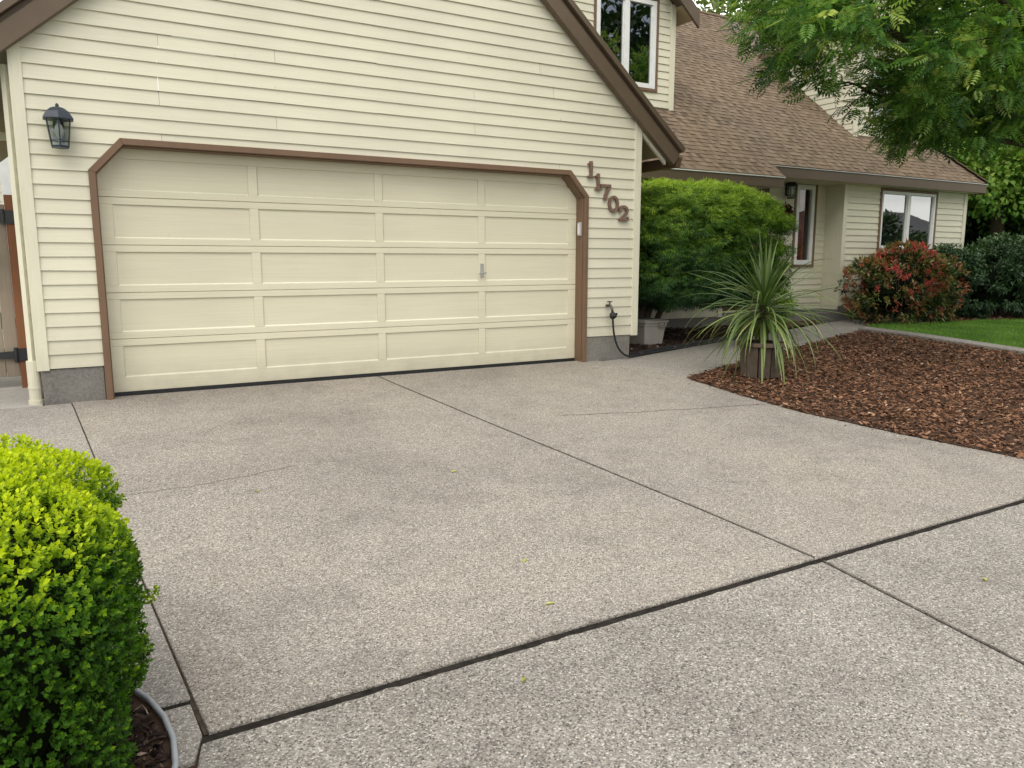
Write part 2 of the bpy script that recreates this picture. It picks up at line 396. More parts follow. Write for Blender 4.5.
slab('driveway', ragged([(3.405, -5.25), (6.43, -5.25)], .0035) + [(6.6, -6.5), (7.1, -9.4), (3.02, -9.4), (3.30, -6.24)], M['agg_front'])
slab('side_path', [(x - j, y) for x, y in LJ[1:5]] + [(.508, -4.985), (-1.9, -4.985), (-1.9, -.05), (.08, -.05), (.283, -.03)], M['smoothc'] if 0 else M['walk'])
slab('side_path', [(-1.9, -5.02), (.503, -5.02), (.51, -5.2), (.47, -5.32), (-1.9, -5.32)], M['walk'])
slab('side_path', [(-1.9, -.038), (.075, -.038), (.075, 7), (-1.9, 7)], M['smoothc'])
WN = [(6.44, .02), (8.56, .62), (12.54, 1.78), (13.6, 2.05)]
WS = [(6.165, -1.295), (6.99, -.99), (8.72, -.39), (11.95, .72), (12.6, .98), (13.6, 1.45)]
slab('walkway', [(5.965, -.055)] + WN + WS[::-1], M['walk'])
M['crack_dirt'] = flat('joint_dirt', (.055, .043, .032, 1), .9, .1, .5, scale=30)
# joint filler strips that lie in the gaps
def strip(name, pts, w, z, mat):
    m = MB()
    P = [Vector((x, y, 0)) for x, y in pts]; L = []; Rr = []
    for i, p in enumerate(P):
        d = (P[min(i + 1, len(P) - 1)] - P[max(i - 1, 0)]).normalized(); n = Vector((-d.y, d.x, 0)) * w / 2
        L.append(p + n); Rr.append(p - n)
    for i in range(len(P) - 1):
        m.quad(*[(q.x, q.y, gz(q.y) + z) for q in (L[i], Rr[i], Rr[i + 1], L[i + 1])])
    return struct(m.build(name, mat))
strip('expansion_joint', [(.5, -5.228), (6.44, -5.228)], .05, -.012, M['joint'])
strip('expansion_joint', LJ, .02, -.010, M['crack_dirt'])
strip('expansion_joint', [(-1.9, -5.003), (.5, -5.003)], .04, -.012, M['joint'])
strip('expansion_joint', [(5.958, -.06), (6.16, -1.30)], .012, -.010, M['joint'])
M['tool'] = flat('tooled_joint', (.13, .113, .096, 1), .9, .1, .5, scale=25)
def crack(pts, w, mat=None):
    o = []
    for i in range(len(pts) - 1):
        for k in range(14):
            t = k / 14; o.append((pts[i][0] * (1 - t) + pts[i + 1][0] * t, pts[i][1] * (1 - t) + pts[i + 1][1] * t + random.gauss(0, .009)))
    o.append(pts[-1]); return strip('driveway_crack' if mat is None else 'control_joint', o, w, .003, mat or M['crack'])
M['crack'] = flat('hairline_crack', (.15, .13, .115, 1), .9, .1, .4, scale=40)
strip('control_joint', CJ, .012, .003, M['tool']); strip('control_joint', [(3.395, -5.25), (3.29, -6.24), (3.01, -9.4)], .011, .003, M['tool'])
crack([(3.9, -2.2), (5.0, -2.45), (6.0, -2.63)], .009)
crack([(.45, -2.75), (.9, -2.74), (1.5, -2.62)], .005)

# mulch beds, lawn, kerb
BED = [(6.15, -1.315), (6.99, -.985), (8.72, -.385), (11.92, .72), (12.0, -.2), (11.95, -1.0), (11.86, -1.95), (11.4, -3.6), (10.6, -5.0), (9.6, -7.0), (8.6, -9.3), (7.15, -9.3), (6.60, -6.5), (6.425, -5.2), (6.285, -4.73), (6.095, -3.87), (5.975, -2.98), (6.025, -2.21)]
def sheet(name, pts, mat, top):
    m = MB(); m.poly([(x, y, gz(y) + top) for x, y in pts]); return struct(m.build(name, mat))
sheet('mulch_bed', BED, M['soil'], .004)
sheet('bare_soil', [(.40, -5.30), (.53, -5.22), (.545, -5.26), (.42, -5.7), (.2, -6.6), (-.6, -6.6), (-.6, -5.3)], M['soil'], -.018)
KR = [(11.93, .73), (12.02, -.2), (11.97, -1.0), (11.88, -1.95), (11.42, -3.6), (10.62, -5.0), (9.62, -7.0), (8.62, -9.3)]
kr = MB()
for a, b_ in zip(KR, KR[1:]):
    da = .30
    kr.hexa([(a[0], a[1], gz(a[1]) - .05), (b_[0], b_[1], gz(b_[1]) - .05), (b_[0] + da, b_[1] + .05, gz(b_[1]) - .05), (a[0] + da, a[1] + .05, gz(a[1]) - .05),
             (a[0], a[1], gz(a[1]) + .05), (b_[0], b_[1], gz(b_[1]) + .05), (b_[0] + da, b_[1] + .05, gz(b_[1]) + .06), (a[0] + da, a[1] + .05, gz(a[1]) + .06)])
struct(kr.build('kerb', M['walk']))
LAWN = [(x + .31, y + .05) for x, y in KR] + [(26, -9.3), (26, .35), (18.2, .25), (15.5, .72), (13.9, .80), (13.0, 1.02), (12.5, .95)]
sheet('lawn', LAWN, M['lawn'], .045)
BACKBED = [(12.45, .98), (13.0, 1.04), (13.9, .82), (15.5, .74), (18.2, .27), (26, .37), (26, 3), (13.6, 3), (13.6, 1.5)]
sheet('shrub_bed', BACKBED, M['soil'], .03)
SIDEBED = [(6.45, .04), (8.56, .64), (9.97, 1.05), (9.97, 1.94), (6.45, 1.94)]
sheet('shrub_bed', SIDEBED, M['soil'], .02)
sheet('shrub_bed', [(9.98, 1.07), (12.5, 1.80), (12.5, 2.55), (9.98, 2.55)], M['soil'], .02)

def in_poly(P, poly):
    x, y = P[:, 0], P[:, 1]; c = np.zeros(len(P), bool); n = len(poly)
    for i in range(n):
        x0, y0 = poly[i]; x1, y1 = poly[i - 1]
        k = ((y0 > y) != (y1 > y)) & (x < (x1 - x0) * (y - y0) / (y1 - y0 + 1e-12) + x0); c ^= k
    return c

def scatter(poly, n, bias=None):
    a = np.array(poly); lo, hi = a.min(0), a.max(0); out = []; tot = 0
    while tot < n:
        P = rng.uniform(lo, hi, (n, 2)); P = P[in_poly(P, poly)]
        if bias is not None: P = P[rng.random(len(P)) < bias(P)]
        out.append(P); tot += len(P)
    return np.concatenate(out)[:n]

CHIP_V = np.array([(-.5, 0, 0), (.5, .05, .02), (.42, .95, 0), (-.38, 1, .03), (0, .5, .22)], float)
CHIP_F = np.array([(0, 1, 4), (1, 2, 4), (2, 3, 4), (3, 0, 4)])
def chips(name, poly, n, mat, lmin, lmax, top, label, cat, bias=None, flatness=.28, pile=.03):
    P = scatter(poly, n, bias)
    O = np.column_stack([P, gza(P[:, 1]) + top + rng.random(n) * pile])
    a = rng.uniform(0, 2 * np.pi, n)
    D = np.column_stack([np.cos(a), np.sin(a), rng.normal(0, flatness, n)])
    N = np.column_stack([rng.normal(0, flatness * 1.3, n), rng.normal(0, flatness * 1.3, n), np.ones(n)])
    L = rng.uniform(lmin, lmax, n) ** 1.0; W = L * rng.uniform(.22, .6, n)
    t = np.clip(rng.beta(1.9, 2.3, n), 0, .97); t[rng.random(n) < .002] = 1
    V, F, T = instance(CHIP_V, CHIP_F, O, D, N, np.column_stack([W, L, W]), t, .05)
    o = np_mesh(name, V, F, T, mat); return tag(o, label, cat, kind='stuff')
edge = np.array(BED); 
spill = [(5.90, -1.35), (6.16, -1.33), (6.02, -2.2), (5.97, -3.0), (6.09, -3.87), (6.28, -4.73), (6.42, -5.2), (6.3, -5.25), (6.05, -4.6), (5.85, -3.6), (5.82, -2.4)]
chips('bark_chips', spill, 90, M['bark'], .008, .03, .003, 'stray bark crumbs spilled on the concrete beside the mulch bed', 'bark mulch', lambda P: np.where(P[:, 0] > 5.9, .8, .25))
near = lambda P: np.clip(1.6 - np.hypot(P[:, 0] - 6.5, P[:, 1] + 3) / 8, .25, 1)
chips('bark_chips', [(6.56 + (x - 6.56) * 1.004 - (.012 if x < 6.7 else 0), y) for x, y in BED], 58000, M['bark'], .014, .057, .003, 'reddish brown bark chips covering the bed beside the driveway', 'bark mulch', near)
chips('bark_chips', [(x, y) for x, y in BACKBED if x < 20] + [], 5000, M['bark'], .03, .07, .03, 'brown bark chips under the red shrub and dark shrub', 'bark mulch')
HB = [( -.40 + .825 * math.cos(t), -5.22 + .80 * math.sin(t)) for t in np.linspace(0, 2 * math.pi, 40, endpoint=False)]
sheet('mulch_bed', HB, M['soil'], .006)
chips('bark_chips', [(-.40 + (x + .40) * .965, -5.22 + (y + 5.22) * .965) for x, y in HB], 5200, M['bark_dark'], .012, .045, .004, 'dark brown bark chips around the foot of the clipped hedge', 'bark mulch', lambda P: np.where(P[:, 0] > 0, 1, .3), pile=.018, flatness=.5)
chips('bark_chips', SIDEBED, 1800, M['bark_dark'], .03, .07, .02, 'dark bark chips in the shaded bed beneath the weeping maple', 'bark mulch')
m = MB(); m.tube([(x, y, gz(y) + .022) for x, y in HB] + [(HB[0][0], HB[0][1], gz(HB[0][1]) + .022)], .0095, 8, cap=False)
tag(m.build('garden_edging', M['edging'], smooth=True), 'grey plastic edging hoop curving round the dark mulch at the hedge', 'garden edging')

# grass
n = 90000
P = scatter([p for p in LAWN], n, lambda P: np.clip(1.25 - np.hypot(P[:, 0] - 13, P[:, 1] + .5) / 8, .12, 1))
O = np.column_stack([P, gza(P[:, 1]) + .045]); a = rng.uniform(0, 6.28, n)
D = np.column_stack([rng.normal(0, .35, n), rng.normal(0, .35, n), np.ones(n)]); N = np.column_stack([np.cos(a), np.sin(a), rng.normal(0, .1, n)])
patch = .5 + .22 * np.sin(P[:, 0] * 3.1 + np.sin(P[:, 1] * 4)) * np.sin(P[:, 1] * 3.7 + 1)
V, F, T = instance(np.array([(-.5, 0, 0), (.5, 0, 0), (0, 1, .1)], float), np.array([(0, 1, 2)]), O, D, N, np.column_stack([rng.uniform(.006, .011, n), rng.uniform(.025, .055, n), np.full(n, .03)]), np.clip(.08 * np.sin(P[:, 0] * 11) + patch + rng.normal(0, .15, n), 0, 1))
tag(np_mesh('grass', V, F, T, M['grass']), 'short bright green grass on the lawn by the house', 'grass', kind='stuff')

# ------------------------------------------------------------------ house
house = empty('house', (3.2, 3.0, 0))
tag(house, 'cream clapboard house with brown trim, shingled roof and attached garage', 'house')
def H(o): return at(house, o)

def siding(mb, O, u, n, z0, z1, step, segs, breaks=(), t0=.003, t1=.017):
    O = Vector(O); u = Vector(u); n = Vector(n); Z = Vector((0, 0, 1))
    z = z0
    while z < z1 - 1e-4:
        zb = min(z + step, z1); full = z + step
        cuts = [z] + sorted(b for b in breaks if z + 1e-4 < b < zb - 1e-4) + [zb]
        mb.cur = random.random()
        off = lambda q: t0 + (t1 - t0) * (full - q) / step
        for i in range(len(cuts) - 1):
            a, b = cuts[i], cuts[i + 1]
            sa = segs(a + 1e-5); sb = segs(b - 1e-5)
            for (a0, a1), (b0, b1) in zip(sa, sb):
                if a1 - a0 < 1e-3 and b1 - b0 < 1e-3: continue
                # board cut in pieces with a tiny random waviness
                k = max(1, int((a1 - a0) / .9))
                us = [j_ / k for j_ in range(k + 1)]
                wob = [random.gauss(0, .0012) for _ in us]
                for q in range(k):
                    f0, f1 = us[q], us[q + 1]
                    if k > 2 and random.random() < .2: mb.cur = random.random(); f0 += .0022 / max(.1, a1 - a0)
                    w0, w1 = (wob[q], wob[q + 1]) if i == 0 else (0, 0)
                    ua0 = a0 + (a1 - a0) * f0; ua1 = a0 + (a1 - a0) * f1; ub0 = b0 if q == 0 else min(max(ua0, b0), b1); ub1 = b1 if q == k - 1 else min(max(ua1, b0), b1)
                    p0 = O + u * ua0 + Z * (a + w0) + n * off(a); p1 = O + u * ua1 + Z * (a + w1) + n * off(a)
                    p2 = O + u * ub1 + Z * b + n * off(b); p3 = O + u * ub0 + Z * b + n * off(b)
                    mb.quad(p0, p1, p2, p3)
                    if i == 0:
                        mb.quad(O + u * ua0 + Z * (a + w0) + n * (t0 - .001), O + u * ua1 + Z * (a + w1) + n * (t0 - .001), p1, p0)
        z = full
    mb.cur = .5

# garage front: gable extents
GM = .85; GAX, GAZ = 3.23, 5.54            # underside line of the rake on the front
XA, XB, ZK, ZT, XK1, XK2 = .559, 5.728, 1.959, 2.236, .815, 5.472   # outside of the opening trim
def rake_x(z):
    d = max(0.0, (GAZ + .06 - z) / GM); return GAX - d, GAX + d
def seg_g(z):
    l, r = rake_x(z); l = max(l, .148); r = min(r, 6.418)
    if z < ZK: return [(l, XA), (XB, r)]
    if z < ZT:
        f = (z - ZK) / (ZT - ZK); return [(l, XA + (XK1 - XA) * f), (XB + (XK2 - XB) * f, r)]
    m_ = .5 * (XK1 + XK2); return [(l, m_), (m_, r)]
m = MB(); siding(m, (0, 0, 0), (1, 0, 0), (0, -1, 0), .30, GAZ + .05, .1177, seg_g, (ZK, ZT, 2.80, 2.90, 2.98))
H(tag(m.build('front_siding', M['cream'])))
# corner boards
m = MB(); m.hexa([(.056, -.026, .285), (.150, -.026, .285), (.150, .02, .285), (.056, .02, .285), (.056, -.026, 2.85), (.150, -.026, 2.93), (.150, .02, 2.93), (.056, .02, 2.85)])
H(m.build('corner_board', M['cream_trim'], bevel=.003))
m = MB(); m.hexa([(6.415, -.026, .285), (6.515, -.026, .285), (6.515, .02, .285), (6.415, .02, .285), (6.415, -.026, 2.87), (6.515, -.026, 2.78), (6.515, .02, 2.78), (6.415, .02, 2.87)])
H(m.build('corner_board', M['cream_trim'], bevel=.003))
# side walls
m = MB(); siding(m, (.075, 0, 0), (0, 1, 0), (-1, 0, 0), .30, 2.8, .1177, lambda z: [(.02, 7.0)])
H(m.build('side_siding', M['cream']))
m = MB(); siding(m, (6.495, 0, 0), (0, 1, 0), (1, 0, 0), .30, 2.72, .1177, lambda z: [(.02, 1.95)])
H(m.build('side_siding', M['cream']))
# foundation
m = MB(); m.box(.088, .558, -.004, .2, -.06, .297); H(m.build('foundation', M['found'], bevel=.006))
m = MB(); m.box(5.744, 6.41, -.004, .2, -.06, .297); H(m.build('foundation', M['found'], bevel=.006))
m = MB(); m.box(6.2, 6.410, .201, 1.95, -.06, .297); H(m.build('foundation', M['found']))
m = MB(); m.box(.09, .3, .201, 7, -.06, .297); H(m.build('foundation', M['found']))
# trim round the opening: outer board and recessed jamb
def chain(d):
    """outline of the opening, inset by d"""
    k = math.tan(R(45 / 2)) * d
    s = math.hypot(XK1 - XA, ZT - ZK); ux, uz = (XK1 - XA) / s, (ZT - ZK) / s
    nx, nz = uz, -ux                         # inwards normal of the chamfer
    # intersection of x = XA+d with chamfer shifted by d
    px, pz = XA + nx * d, ZK + nz * d
    t = (XA + d - px) / ux; kz = pz + uz * t
    t2 = (ZT - d - pz) / uz; kx = px + ux * t2
    left = [(XA + d, -.012), (XA + d, kz), (kx, ZT - d)]
    c = (XA + XB)
    return left + [(c - x, z) for x, z in left[::-1]]
def chain_board(mb, d0, d1, y0, y1):
    A = chain(d0); B = chain(d1)
    for i in range(len(A) - 1):
        a0, a1, b0, b1 = A[i], A[i + 1], B[i], B[i + 1]
        mb.hexa([(a0[0], y0, a0[1]), (b0[0], y0, b0[1]), (b0[0], y1, b0[1]), (a0[0], y1, a0[1]), (a1[0], y0, a1[1]), (b1[0], y0, b1[1]), (b1[0], y1, b1[1]), (a1[0], y1, a1[1])])
m = MB(); chain_board(m, 0, .054, -.038, .004); chain_board(m, .046, .064, .0065, .165)
H(m.build('door_casing', M['brown'], bevel=.003))
# garage door
YD = .13
DX0, DX1 = .590, 5.722
m = MB()
m.cur = .45; m.box(DX0, DX1, YD + .014, YD + .05, .035, 2.21)
posts = [1.932, 3.187, 4.386]; pw = .042; stl, str_ = .730, 5.556
rows = [(.165, .450), (.572, .865), (.985, 1.283), (1.400, 1.693), (1.812, 2.085)]
joints = [.512, .925, 1.343, 1.755]
zlist = [.035] + [z for r in rows for z in r] + [2.21]
for i in range(0, len(zlist), 2):
    a, b = zlist[i], zlist[i + 1]
    cut = [q for q in joints if a < q < b]
    spans = [(a, b)] if not cut else [(a, cut[0] - .0025), (cut[0] + .0025, b)]
    for s0, s1 in spans:
        m.cur = random.uniform(.4, 1); m.box(DX0, DX1, YD, YD + .0135, s0, s1)
for (a, b) in rows:
    for x0, x1 in [(DX0, stl)] + [(p - pw, p + pw) for p in posts] + [(str_, DX1)]:
        m.cur = random.uniform(.4, 1); m.box(x0, x1, YD + .0012, YD + .0135, a + .0004, b - .0004)
door = H(m.build('garage_door', M['door'], bevel=.0022, seg=2))
# small ledges at the foot of each panel (they catch the light)
m = MB()
xs = [stl] + [q for p in posts for q in (p - pw, p + pw)] + [str_]
for (a, b) in rows[:]:
    for i in range(0, len(xs), 2):
        m.hexa([(xs[i] + .001, YD + .002, a + .001), (xs[i + 1] - .001, YD + .002, a + .001), (xs[i + 1] - .001, YD + .0138, a + .001), (xs[i] + .001, YD + .0138, a + .001),
                (xs[i] + .001, YD + .006, a + .006), (xs[i + 1] - .001, YD + .006, a + .006), (xs[i + 1] - .001, YD + .0138, a + .013), (xs[i] + .001, YD + .0138, a + .013)])
        m.hexa([(xs[i] + .001, YD + .004, a + .014), (xs[i] + .011, YD + .0138, a + .014), (xs[i] + .011, YD + .0139, a + .0141), (xs[i] + .001, YD + .0139, a + .0141),
                (xs[i] + .001, YD + .004, b - .002), (xs[i] + .011, YD + .0138, b - .002), (xs[i] + .011, YD + .0139, b - .002), (xs[i] + .001, YD + .0139, b - .002)])
o = m.build('panel_moulding', M['cream_trim']); o.parent = door
m = MB(); m.box(DX0 + .03, DX1 - .03, YD - .004, YD + .03, -.002, .034); o = m.build('weather_strip', M['rubber']); o.parent = door
m = MB(); hx, hz = 4.386, 1.10
m.obox((hx, YD, hz), (1, 0, 0), (0, -1, 0), (0, 0, 1), -.022, .022, 0, .008, -.075, .075)
m.tube([(hx, YD, hz - .03), (hx, YD - .045, hz - .03)], .011, 10)
m.tube([(hx - .062, YD - .05, hz - .034), (hx + .03, YD - .05, hz - .026)], .0095, 8)
o = m.build('handle', M['steel'], bevel=.002); o.parent = door
# unseen backing, added so no light leaks round the door
m = MB(); m.box(.2, 6.3, .19, .23, -.05, 2.7); H(m.build('light_backing', M['room']))

# ---- garage roof
def rake_board(mb, v0, v1, y0, y1, xe_l=-.38, xe_r=6.95):
    """two sloping boards between vertical offsets v0..v1 above the underside line"""
    for s, xe in ((-1, xe_l), (1, xe_r)):
        z = lambda x: GAZ - GM * abs(x - GAX)
        # square cut tail
        k = GM / (1 + GM * GM)
        e0 = (xe + s * v0 * k, z(xe + s * 0) + v0 - s * 0); 
        def tail(v): 
            x = xe + s * v * k * 1.0; return (x, GAZ - GM * abs(x - GAX) + v)
        a0, a1 = (GAX, GAZ + v0), (GAX, GAZ + v1); b0, b1 = tail(v0), tail(v1)
        mb.hexa([(a0[0], y0, a0[1]), (b0[0], y0, b0[1]), (b0[0], y1, b0[1]), (a0[0], y1, a0[1]), (a1[0], y0, a1[1]), (b1[0], y0, b1[1]), (b1[0], y1, b1[1]), (a1[0], y1, a1[1])])
m = MB(); rake_board(m, 0, .20, -.115, -.035); rake_board(m, .201, .255, -.085, -.035); rake_board(m, .2555, .335, -.145, -.03)
H(m.build('rake_board', M['brown_dark'], bevel=.004))
m = MB()
for s, xe in ((-1, -.44), (1, 7.03)):
    z = lambda x, v: GAZ - GM * abs(x - GAX) + v
    m.hexa([(GAX, -.034, GAZ + .20), (xe, -.034, z(xe, .20)), (xe, 7.2, z(xe, .20)), (GAX, 7.2, GAZ + .20), (GAX, -.034, GAZ + .345), (xe, -.034, z(xe, .345)), (xe, 7.2, z(xe, .345)), (GAX, 7.2, GAZ + .345)])
H(m.build('roof_deck', M['brown_dark']))
# eave soffit, rafters and gutter on the right and left
for s, x0, x1 in ((1, 6.50, 7.0), (-1, -.40, .07)):
    m = MB(); z = lambda x, v: GAZ - GM * abs(x - GAX) + v
    m.hexa([(x0, -.03, z(x0, .17)), (x1, -.03, z(x1, .17)), (x1, 7, z(x1, .17)), (x0, 7, z(x0, .17)), (x0, -.03, z(x0, .195)), (x1, -.03, z(x1, .195)), (x1, 7, z(x1, .195)), (x0, 7, z(x0, .195))])
    H(m.build('soffit', M['soffit']))
m = MB()
m.hexa([(6.53, -.02, 2.70), (6.90, -.02, 2.385), (6.90, .02, 2.385), (6.53, .02, 2.70), (6.53, -.02, 2.765), (6.90, -.02, 2.45), (6.90, .02, 2.45), (6.53, .02, 2.765)])
H(m.build('eave_return', M['cream_trim']))
m = MB()
m.hexa([(7.035, -.06, 2.36), (7.115, -.06, 2.36), (7.115, 1.5, 2.36), (7.035, 1.5, 2.36), (7.035, -.06, 2.49), (7.145, -.06, 2.49), (7.145, 1.5, 2.49), (7.035, 1.5, 2.49)])
H(m.build('gutter', M['brown'], bevel=.008))

# ---- shingles
def shingles(mb, O, u, v, n, L, ulim, step=.14, skip=None):
    O = Vector(O); u = Vector(u).normalized(); v = Vector(v).normalized(); n = Vector(n).normalized()
    s = 0; row = 0
    while s < L:
        u0, u1 = ulim(min(s + step / 2, L)); x = u0 - random.random() * .2
        rt = random.uniform(-.08, .08); raised = False
        while x < u1:
            w = random.uniform(.07, .16); a = max(x, u0); b = min(x + w, u1)
            x += w
            if b - a < .004: continue
            e = min(s + step, L)
            if skip and skip((a + b) / 2, (s + e) / 2): continue
            raised = not raised if random.random() < .8 else raised
            t = .0125 if raised else .0075
            s0 = s
            mb.cur = min(1, max(0, random.gauss(.5, .10) + rt * .4 + (.08 if raised else -.12)))  # low tabs tinted darker, painting the shadow beside raised ones
            dz = random.gauss(0, .0007)
            p0 = O + u * a + v * (s0 + dz) + n * t; p1 = O + u * b + v * (s0 + dz) + n * t
            p2 = O + u * b + v * e + n * (t - .007); p3 = O + u * a + v * e + n * (t - .007)
            mb.quad(p0, p1, p2, p3)
            mb.quad(O + u * a + v * (s0 + dz) - n * .002, O + u * b + v * (s0 + dz) - n * .002, p1, p0)
        s += step; row += 1
    mb.cur = .5

PM, PY, PZ = .833, 1.5, 2.585
pz = lambda y: PZ + PM * (y - PY)
YR = 6.70; BX = 10.83; BY = 1.765; CX = 17.34
hipx = lambda y: CX - .39 * (y - BY)
vdir = Vector((0, 1, PM)).normalized(); ndir = Vector((0, -PM, 1)).normalized(); kk = math.hypot(1, PM)
DLX0, DLX1, DY = 5.35, 9.57, 2.88         # upper dormer beside the garage
DRX0, DRX1, DRY = 14.28, 16.45, 2.82      # dormer on the right
def skip(ua, sa):
    y = PY + sa / kk; x = ua
    if DLX0 + .05 < x < DLX1 - .02 and y > DY + .06: return True
    if DRX0 + .03 < x < DRX1 - .03 and y > DRY + .06: return True
    return False
m = MB()
shingles(m, (0, PY, PZ), (1, 0, 0), vdir, ndir, (YR - PY) * kk,
         lambda s: (3.3, BX if PY + s / kk < BY else hipx(PY + s / kk)), .118, skip)
H(m.build('roof_shingles', M['shingle']))
# roof boards below the shingles
def roofslab(mb, pts, th):
    mb.prism(pts, lambda p: (p[0], p[1], pz(p[1]) - .004 - th), lambda p: (p[0], p[1], pz(p[1]) - .004))
m = MB()
roofslab(m, [(3.3, PY + .02), (BX - .01, PY + .02), (BX - .01, BY + .02), (hipx(BY) - .03, BY + .02), (hipx(YR) - .03, YR), (3.3, YR)], .10)
m.poly([(3.3, YR, pz(YR)), (hipx(YR), YR, pz(YR)), (hipx(YR), 12, 2.5), (3.3, 12, 2.5)])
m.poly([(hipx(BY), BY, pz(BY) - .01), (CX + .1, 11.7, pz(BY)), (hipx(YR), YR, pz(YR) - .01)])
H(m.build('roof_deck', M['brown_dark']))
m = MB()
m.tube([(3.3, YR, pz(YR)), (hipx(YR), YR, pz(YR))], .05, 6)
H(m.build('ridge_cap', M['shingle']))
m = MB()
p_, q_ = Vector((hipx(BY), BY, pz(BY) + .012)), Vector((hipx(YR), YR, pz(YR) + .012)); N_ = 26
for i in range(N_):
    a = p_.lerp(q_, i / N_); b = p_.lerp(q_, (i + 1) / N_); m.cur = random.random(); m.bar(a + Vector((0, 0, .012)), b, .22, .012, up=(.5, -.5, 1))
H(m.build('hip_cap', M['shingle']))
# fascias, drip edge
m = MB(); m.box(6.0, BX, PY + .0, PY + .03, PZ - .175, PZ - .022); H(m.build('fascia', M['brown_dark'], bevel=.003)); m = MB(); m.hexa([(BX - .03, PY + .031, PZ - .175), (BX, PY + .031, PZ - .175), (BX, BY + .25, pz(BY + .25) - .19), (BX - .03, BY + .25, pz(BY + .25) - .19), (BX - .03, PY + .031, PZ - .02), (BX, PY + .031, PZ - .02), (BX, BY + .25, pz(BY + .25) - .03), (BX - .03, BY + .25, pz(BY + .25) - .03)])  # front fascia in the darker brown, painting in the porch eave's shade
H(m.build('fascia', M['brown'], bevel=.003))
m = MB(); m.box(BX + .002, CX - .02, BY, BY + .03, pz(BY) - .19, pz(BY) - .022); H(m.build('fascia', M['brown_dark'], bevel=.003)); m = MB(); m.box(CX - .05, CX - .02, BY + .031, 6, pz(BY) - .21, pz(BY) - .03)
H(m.build('fascia', M['brown'], bevel=.003))
m = MB(); m.box(6.9, BX + .01, PY - .012, PY + .02, PZ - .020, PZ - .004); H(m.build('drip_edge', M['metal_white']))
m = MB(); m.box(BX, CX - .01, BY - .012, BY + .02, pz(BY) - .016, pz(BY) - .006); H(m.build('drip_edge', M['metal_white']))
m = MB(); m.box(6.52, BX - .04, PY + .035, 2.56, PZ - .16, PZ - .14); H(m.build('soffit', M['cream_trim']))
m = MB(); m.box(BX - .038, CX - .055, BY + .035, 2.6, pz(BY) - .19, pz(BY) - .165); H(m.build('soffit', M['cream_trim']))

# ---- back walls
W1 = 1.95; W2 = 2.40; W3 = 2.0
m = MB(); siding(m, (0, W1, 0), (1, 0, 0), (0, -1, 0), .28, 2.43, .1177, lambda z: [(6.42, 9.87)]); H(m.build('wall_siding', M['cream']))
m = MB(); m.box(9.86, 9.965, W1 - .026, W1 + .10, .27, 2.43); H(m.build('corner_board', M['cream_trim'], bevel=.003))
m = MB(); siding(m, (9.955, 0, 0), (0, 1, 0), (1, 0, 0), .28, 2.6, .1177, lambda z: [(W1 + .1, W2)]); H(m.build('wall_siding', M['cream']))
for bx_ in ((6.45, 9.955, W1 - .002, W1 + .2, -.05, .278), (9.7, 9.956, W1 + .201, W2, -.05, .278), (9.957, 13.05, W2 - .002, W2 + .2, -.05, .30), (13.06, 17.02, W3 - .002, W3 + .15, -.05, .42), (12.9, 13.059, W3, W2 - .004, -.05, .30)):
    m = MB(); m.box(*bx_); H(m.build('foundation', M['found']))
SX0, SX1, SZ0, SZ1 = 12.16, 12.77, 1.09, 2.66            # sidelight outside of trim (on entry wall)
m = MB(); siding(m, (0, W2, 0), (1, 0, 0), (0, -1, 0), .30, 2.62, .1177, lambda z: ([(9.96, SX0), (SX1, 13.06)] if z > SZ0 else [(9.96, 11), (11, 13.06)]), (SZ0,)); H(m.build('wall_siding', M['cream']))
m = MB(); m.box(13.045, 13.07, W3 + .001, W2 - .001, .30, 2.66); H(m.build('return_panel', M['cream_trim']))
m = MB(); m.box(13.025, 13.13, W3 - .026, W3 - .0, .36, 2.63); H(m.build('corner_board', M['cream_trim'], bevel=.003))
m = MB(); m.box(16.92, 17.03, W3 - .026, W3 + .02, .36, 2.63); H(m.build('corner_board', M['cream_trim'], bevel=.003))
BWX0, BWX1, BWZ0, BWZ1 = 14.10, 15.96, 1.40, 2.60
m = MB(); siding(m, (0, W3, 0), (1, 0, 0), (0, -1, 0), .40, 2.62, .1177, lambda z: ([(13.12, BWX0), (BWX1, 16.93)] if BWZ0 < z < BWZ1 else [(13.12, 15), (15, 16.93)]), (BWZ0, BWZ1)); H(m.build('wall_siding', M['cream']))
m = MB(); siding(m, (17.01, 0, 0), (0, 1, 0), (1, 0, 0), .40, 2.7, .1177, lambda z: [(W3, 11)]); H(m.build('side_siding', M['cream']))

